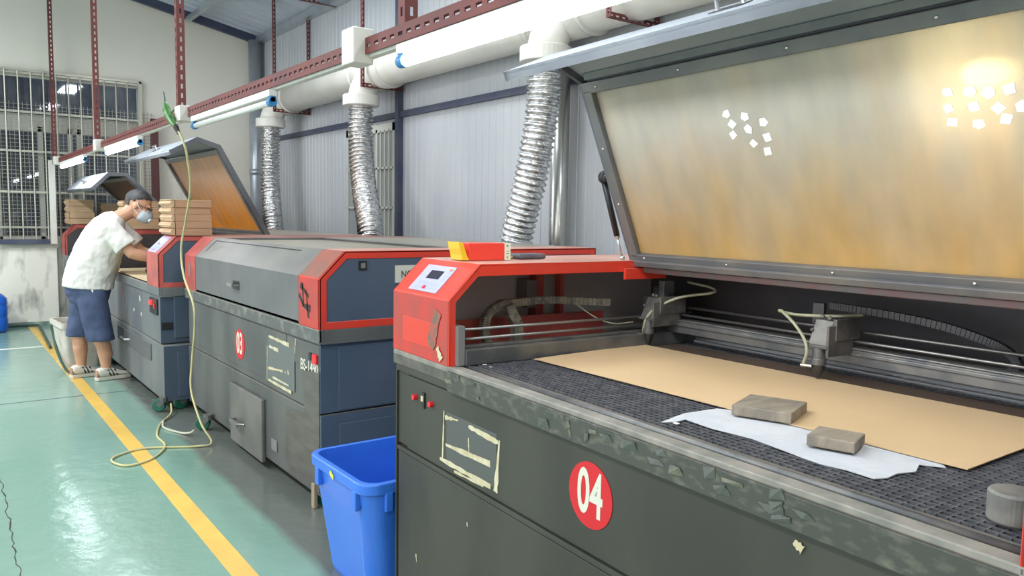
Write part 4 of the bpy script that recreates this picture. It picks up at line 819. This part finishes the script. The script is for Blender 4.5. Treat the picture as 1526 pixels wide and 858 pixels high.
# dirty white tub behind the worker
T_ = thing('plastic_tub', 'dirty white plastic tub standing behind the legs of the worker', 'tub', (1.02, 7.85, 0), radians(4))
m = MB(); loops = [[(p[0], p[1], z) for p in rrect(0, 0, a, b, .04, 4)] for z, a, b in ((0, .13, .20), (.36, .16, .24), (.36, .18, .26), (.40, .18, .26), (.40, .155, .235), (.03, .12, .19))]
n = len(loops[0]); v = [p for l in loops for p in l]; f = [(i*n+k, i*n+(k+1) % n, (i+1)*n+(k+1) % n, (i+1)*n+k) for i in range(len(loops)-1) for k in range(n)]; f += [tuple(range(n)), tuple((len(loops)-1)*n+k for k in range(n))]
m.add(v, f).build('tub_body', M_['plaster2'], T_)
MB().tube(spl([(.86, 8.3, .30), (.855, 8.1, .25), (.86, 7.9, .12), (.88, 7.55, .014), (.90, 7.36, .014), (.95, 7.30, .014)], 8), .012, 8).build('dark_hose', M_['cabled'], label='dark green hose trailing from the tub to the worker\'s shoes', cat='hose', smooth=True)
MB().tube([(-1.5, 10.62, .02), (.9, 10.62, .02), (.97, 10.5, .03), (.90, 8.8, .02)], .014, 8).build('floor_pipe', M_['cabled'], label='dark thin pipe along the foot of the back wall', cat='pipe')

# ---------------------------------------------------------------- worker
W = thing('person', 'worker in white t-shirt, navy shorts and grey mask leaning over the machine', 'person', (0, 0, 0))
e1 = Vector((cos(YAW), -sin(YAW), 0)); e2 = Vector((sin(YAW), cos(YAW), 0)); Z = Vector((0, 0, 1))
fw = (e1*.96+e2*.28).normalized(); lat = Vector((-fw.y, fw.x, 0))
def B(a, c, z): return Vector((1.011, 7.09, 0)) + fw*(a/.96) + lat*c + Z*z
def loft(mb, secs, n=28):       # rings: centre, fore-aft half, sideways half, tilt of the ring plane
    v = []
    for c, rx, ry, tilt in secs:
        ax = fw*cos(tilt)-Z*sin(tilt)
        for k in range(n):
            t = 2*pi*k/n; ct, st = cos(t), sin(t); q = 1/((abs(ct)**2.5+abs(st)**2.5)**(1/2.5)); v.append(c + ax*rx*ct*q + lat*ry*st*q)
    m_ = len(secs); f = [(i*n+k, i*n+(k+1) % n, (i+1)*n+(k+1) % n, (i+1)*n+k) for i in range(m_-1) for k in range(n)]
    f += [tuple(range(n-1, -1, -1)), tuple((m_-1)*n+k for k in range(n))]; return mb.add(v, f)
kn1, an1 = Vector((.945, 7.215, .37)), Vector((.955, 7.203, .085))
kn2, an2 = Vector((1.062, 6.95, .38)), Vector((1.105, 6.979, .09))
hip1, hip2 = B(-.035, .11, .74), B(.03, -.10, .74)
pel, wai, che, uch = B(0, 0, .82), B(.045, 0, .95), B(.10, 0, 1.10), B(.155, 0, 1.23)
nk0, nk1, hd_ = B(.225, 0, 1.325), B(.305, 0, 1.375), B(.375, .0, 1.436)
shN, elN, wrN = B(.195, -.175, 1.235), B(.345, -.185, 1.045), B(.53, -.11, .985)
shF, elF, wrF = B(.195, .175, 1.235), B(.35, .19, 1.04), B(.545, .10, .985)
b = MB()
b.cap(hip1, kn1, .078, .062).cap(kn1+Vector((0, 0, -.02)), an1+Vector((0, 0, .13)), .062, .052).cap(an1+Vector((-.005, 0, .16)), an1, .056, .036)
b.cap(hip2, kn2, .078, .062).cap(kn2+Vector((0, 0, -.02)), an2+Vector((0, 0, .13)), .062, .052).cap(an2+Vector((-.012, 0, .16)), an2, .056, .036)
for a in (an1, an2): b.cap(a+Vector((0, 0, -.035)), a+Vector((.98, .22, 0))*.09+Vector((0, 0, -.050)), .024, .013)
b.cap(pel, wai, .105, .11).cap(wai, che, .11, .12).cap(che, uch, .13, .10).cap(hip1, hip2, .08, .08)
b.cap(shN, shF, .055, .055).cap(uch, nk0, .08, .06).cap(nk0, nk1, .060, .055)
for s, e, w_ in ((shN, elN, wrN), (shF, elF, wrF)):
    b.cap(s, e, .055, .046).cap(e, e.lerp(w_, .4), .047, .046).cap(e.lerp(w_, .4), w_, .045, .029)
    d = (w_-e).normalized(); sd = d.cross(Z).normalized()*(1 if s is shN else -1); dn = (d*.75-Z*.65).normalized()
    pc = w_+d*.05; b.cap(w_, pc+d*.01, .027, .024).cap(pc-sd*.022, pc+sd*.022, .019, .019).cap(w_+d*.03-sd*.02, w_+d*.03+sd*.02, .016, .018)
    for k, (off, ln) in enumerate(((-.032, .032), (-.011, .038), (.011, .036), (.030, .028))):   # four curled fingers
        r0 = pc+sd*off+d*.025; r1 = r0+d*ln-Z*.008; r2 = r1+dn*ln*.8; b.cap(r0-d*.02, r1, .0105, .0095, 8).cap(r1, r2, .0095, .008, 8)
    t0 = w_+d*.025-sd*.028; b.cap(t0, t0+d*.03-sd*.02-Z*.008, .013, .011, 8).cap(t0+d*.03-sd*.02-Z*.008, t0+d*.06-sd*.018-Z*.02, .011, .009, 8)
# head: looks forward and down
hf = (fw*.86-Z*.50).normalized(); hs = Z.cross(hf).normalized(); hu = hf.cross(hs).normalized()
H = Matrix((hf, hs, hu)).transposed()      # local x forward, y left, z up
def hp(x, y, z): return hd_ + H @ Vector((x, y, z))
b.ell(hp(-.012, 0, .02), (.100, .077, .093), 20, 14, H); b.ell(hp(.035, 0, -.035), (.062, .060, .080), 16, 12, H); b.cap(hp(.045, 0, -.085), hp(.065, 0, -.095), .036, .024)
b.cap(hp(-.02, 0, -.02), nk1, .06, .056)
b.cap(hp(.092, 0, .005), hp(.112, 0, -.028), .008, .013, 8); b.ell(hp(.108, .0, -.032), (.012, .017, .010), 10, 8, H)
for s in (-1, 1):
    b.ell(hp(-.005, s*.078, -.015), (.021, .010, .033), 12, 8, H); b.ell(hp(.086, s*.032, .024), (.012, .026, .008), 10, 6, H); b.ell(hp(.07, s*.04, -.02), (.02, .022, .016), 10, 6, H)
bo = b.build('body', M_['skin'], W, remesh=.0065, sm=4)
m = MB(); m.ell(hp(-.014, 0, .024), (.1015, .0785, .0925), 30, 22, H)
hv = [(Vector(p)-hd_) for p in m.v]
def keep(p):
    q = H.transposed() @ p; return q.z > .034+max(0, q.x)*.55 or (q.x < -.045 and q.z > -.05) or (q.x < -.012 and q.z > .0)
m.f = [f for f in m.f if all(keep(hv[i]) for i in f)]
o = m.build('hair', M_['hair'], bo, smooth=True); md = o.modifiers.new('solid', 'SOLIDIFY'); md.thickness = .004; md.offset = 1
for s in (-1, 1):      # eyes
    MB().ell(hp(.083, s*.031, .004), (.010, .013, .009), 10, 8, H).build('eye', mat('eye', (.1, .06, .04), .2), bo, smooth=True)
m = MB(); m.ell(hp(.105, 0, -.085), (.014, .024, .006), 10, 6, H); m.build('mouth', M_['skinl'], bo)
# respirator mask with valve and straps
m = MB(); m.tube([hp(.050, 0, -.052), hp(.085, 0, -.058), hp(.118, 0, -.066), hp(.137, 0, -.070), hp(.143, 0, -.071)], [.066, .064, .052, .034, .012], 22)
mk = m.build('face_mask', M_['maskm'], bo, smooth=True)
MB().tube([hp(.128, -.022, -.068), hp(.146, -.030, -.072)], [.019, .017], 14).build('valve', M_['white'], mk, bev=.002)
m = MB()
for s in (-1, 1): m.tube([hp(.07, s*.058, -.045), hp(.03, s*.076, -.02), hp(-.005, s*.09, .012)], .003, 6); m.tube([hp(.065, s*.058, -.075), hp(.02, s*.074, -.06), hp(-.01, s*.088, -.038)], .003, 6)
m.build('strap', M_['white'], mk)
m = MB()
for s in (-1, 1):
    m.tube([hp(.100+.002, s*.033+.026*cos(2*pi*k/20), .0+.019*sin(2*pi*k/20)) for k in range(20)], .0022, 6, close=True); m.tube([hp(.098, s*.058, .006), hp(.06, s*.076, .006), hp(.0, s*.084, .0)], .0022, 6)
m.tube([hp(.104, -.008, .004), hp(.104, .008, .004)], .002, 6); m.build('glasses', M_['glasses'], bo)
# t-shirt
s = MB()
loft(s, [(B(-.004, 0, .758), .186, .205, .10), (B(.010, 0, .84), .180, .205, .16), (B(.041, 0, .936), .180, .205, .30), (B(.093, 0, 1.084), .170, .205, .42), (B(.135, 0, 1.19), .150, .20, .5), (B(.165, 0, 1.255), .125, .175, .55), (B(.190, 0, 1.305), .095, .115, .6), (B(.220, 0, 1.335), .070, .075, .6), (B(.232, 0, 1.345), .062, .068, .6)])
for a, e in ((shN, elN), (shF, elF)):
    d = (e-a).normalized(); s.tube([a-d*.07, a-d*.02, a+d*.07, a+d*.17, a+d*.185], [.055, .082, .082, .088, .089], 20)
so = s.build('t_shirt', M_['shirt'], W, remesh=.008, sm=3)
tx = bpy.data.textures.new('folds', 'CLOUDS'); tx.noise_scale = .07
dm = so.modifiers.new('folds', 'DISPLACE'); dm.texture = tx; dm.strength = .020; dm.mid_level = .5; dm.texture_coords = 'LOCAL'
# shorts
s = MB()
for h_, k_, rr in ((hip1, kn1, .094), (hip2, kn2, .100)):
    d = (k_-h_); q = h_+d*1.03
    loft(s, [(Vector((q.x, q.y, .345 if h_ is hip1 else .335)), rr, rr*.95, 0), (h_+d*.5, rr*1.06, rr, 0), (h_, .112, .088, 0), (h_+Z*.04, .10, .075, 0)])
loft(s, [(B(0, 0, .64), .135, .16, 0), (B(-.002, 0, .72), .166, .184, 0), (B(0, 0, .77), .162, .180, 0), (B(0, 0, .82), .145, .165, .1), (B(.01, 0, .86), .12, .14, .1)])
so = s.build('shorts', M_['shorts'], W, remesh=.008, sm=4)
tx = bpy.data.textures.new('folds2', 'CLOUDS'); tx.noise_scale = .12
dm = so.modifiers.new('folds', 'DISPLACE'); dm.texture = tx; dm.strength = .018; dm.mid_level = .5; dm.texture_coords = 'LOCAL'
MB().box(-.01, .01, -.001, .001, -.02, .02).build('drawstring', M_['white'], so, loc=tuple(B(.06, -.185, .752)), rot=(0, 0, -.6))
# shoes
for a, dr in ((an1, Vector((.98, .2, 0)).normalized()), (an2, Vector((.967, .252, 0)).normalized())):
    sd = Vector((-dr.y, dr.x, 0)); c0 = Vector((a.x, a.y, 0))
    def SP(x, y, z): return c0+dr*x+sd*y+Z*z
    m = MB(); secs = [(-.075, .030, .055, .095), (-.06, .036, .03, .105), (-.02, .040, .025, .105), (.03, .040, .025, .10), (.07, .043, .025, .082), (.12, .047, .025, .062), (.165, .042, .025, .050), (.19, .026, .027, .042)]
    n = 20; v = []
    for x, wy, zb, zt in secs:
        for k in range(n):
            t = 2*pi*k/n; v.append(SP(x, wy*cos(t), (zt+zb)/2+(zt-zb)/2*sin(t) if sin(t) > 0 else zb+(zt-zb)/2*(1+sin(t)*.98)))
    f = [(i*n+k, i*n+(k+1) % n, (i+1)*n+(k+1) % n, (i+1)*n+k) for i in range(len(secs)-1) for k in range(n)]+[tuple(range(n)), tuple((len(secs)-1)*n+k for k in range(n))]
    so = m.add(v, f).build('shoe', M_['shoe'], W, smooth=True)
    outl = [(-.088, -.022), (-.08, -.036), (.0, -.042), (.06, -.044), (.12, -.052), (.17, -.046), (.203, -.02), (.203, .02), (.17, .046), (.12, .052), (.06, .044), (0, .042), (-.08, .036), (-.088, .022)]
    v = [SP(x, y, z) for z in (.002, .03) for x, y in outl]; n = len(outl)
    MB().add(v, [tuple(range(n-1, -1, -1)), tuple(range(n, 2*n))]+[(i, (i+1) % n, (i+1) % n+n, i+n) for i in range(n)]).build('sole', M_['sole'], so, bev=.004)
    m = MB()
    for k in range(3):
        x = .018+.026*k; m.bar(SP(x, -.0425, .036), SP(x-.022, -.034, .088), .010, .004, up=sd); m.bar(SP(x, .0425, .036), SP(x-.022, .034, .088), .010, .004, up=sd)
    m.build('side_stripes', M_['black'], so)
    m = MB(); m.bar(SP(-.08, 0, .03), SP(-.074, 0, .085), .05, .012, up=dr); m.build('heel_counter', M_['tan'], so, bev=.004)
    m = MB()
    for k in range(4): x = .045+.02*k; m.bar(SP(x, -.025, .088-.010*k), SP(x+.006, .025, .088-.010*k), .006, .006)
    m.build('laces', M_['white'], so)
    m = MB(); m.tube([SP(-.010, 0, .088), SP(-.012, 0, .104)], [.041, .040], 18); m.build('collar', M_['shoe'], so)
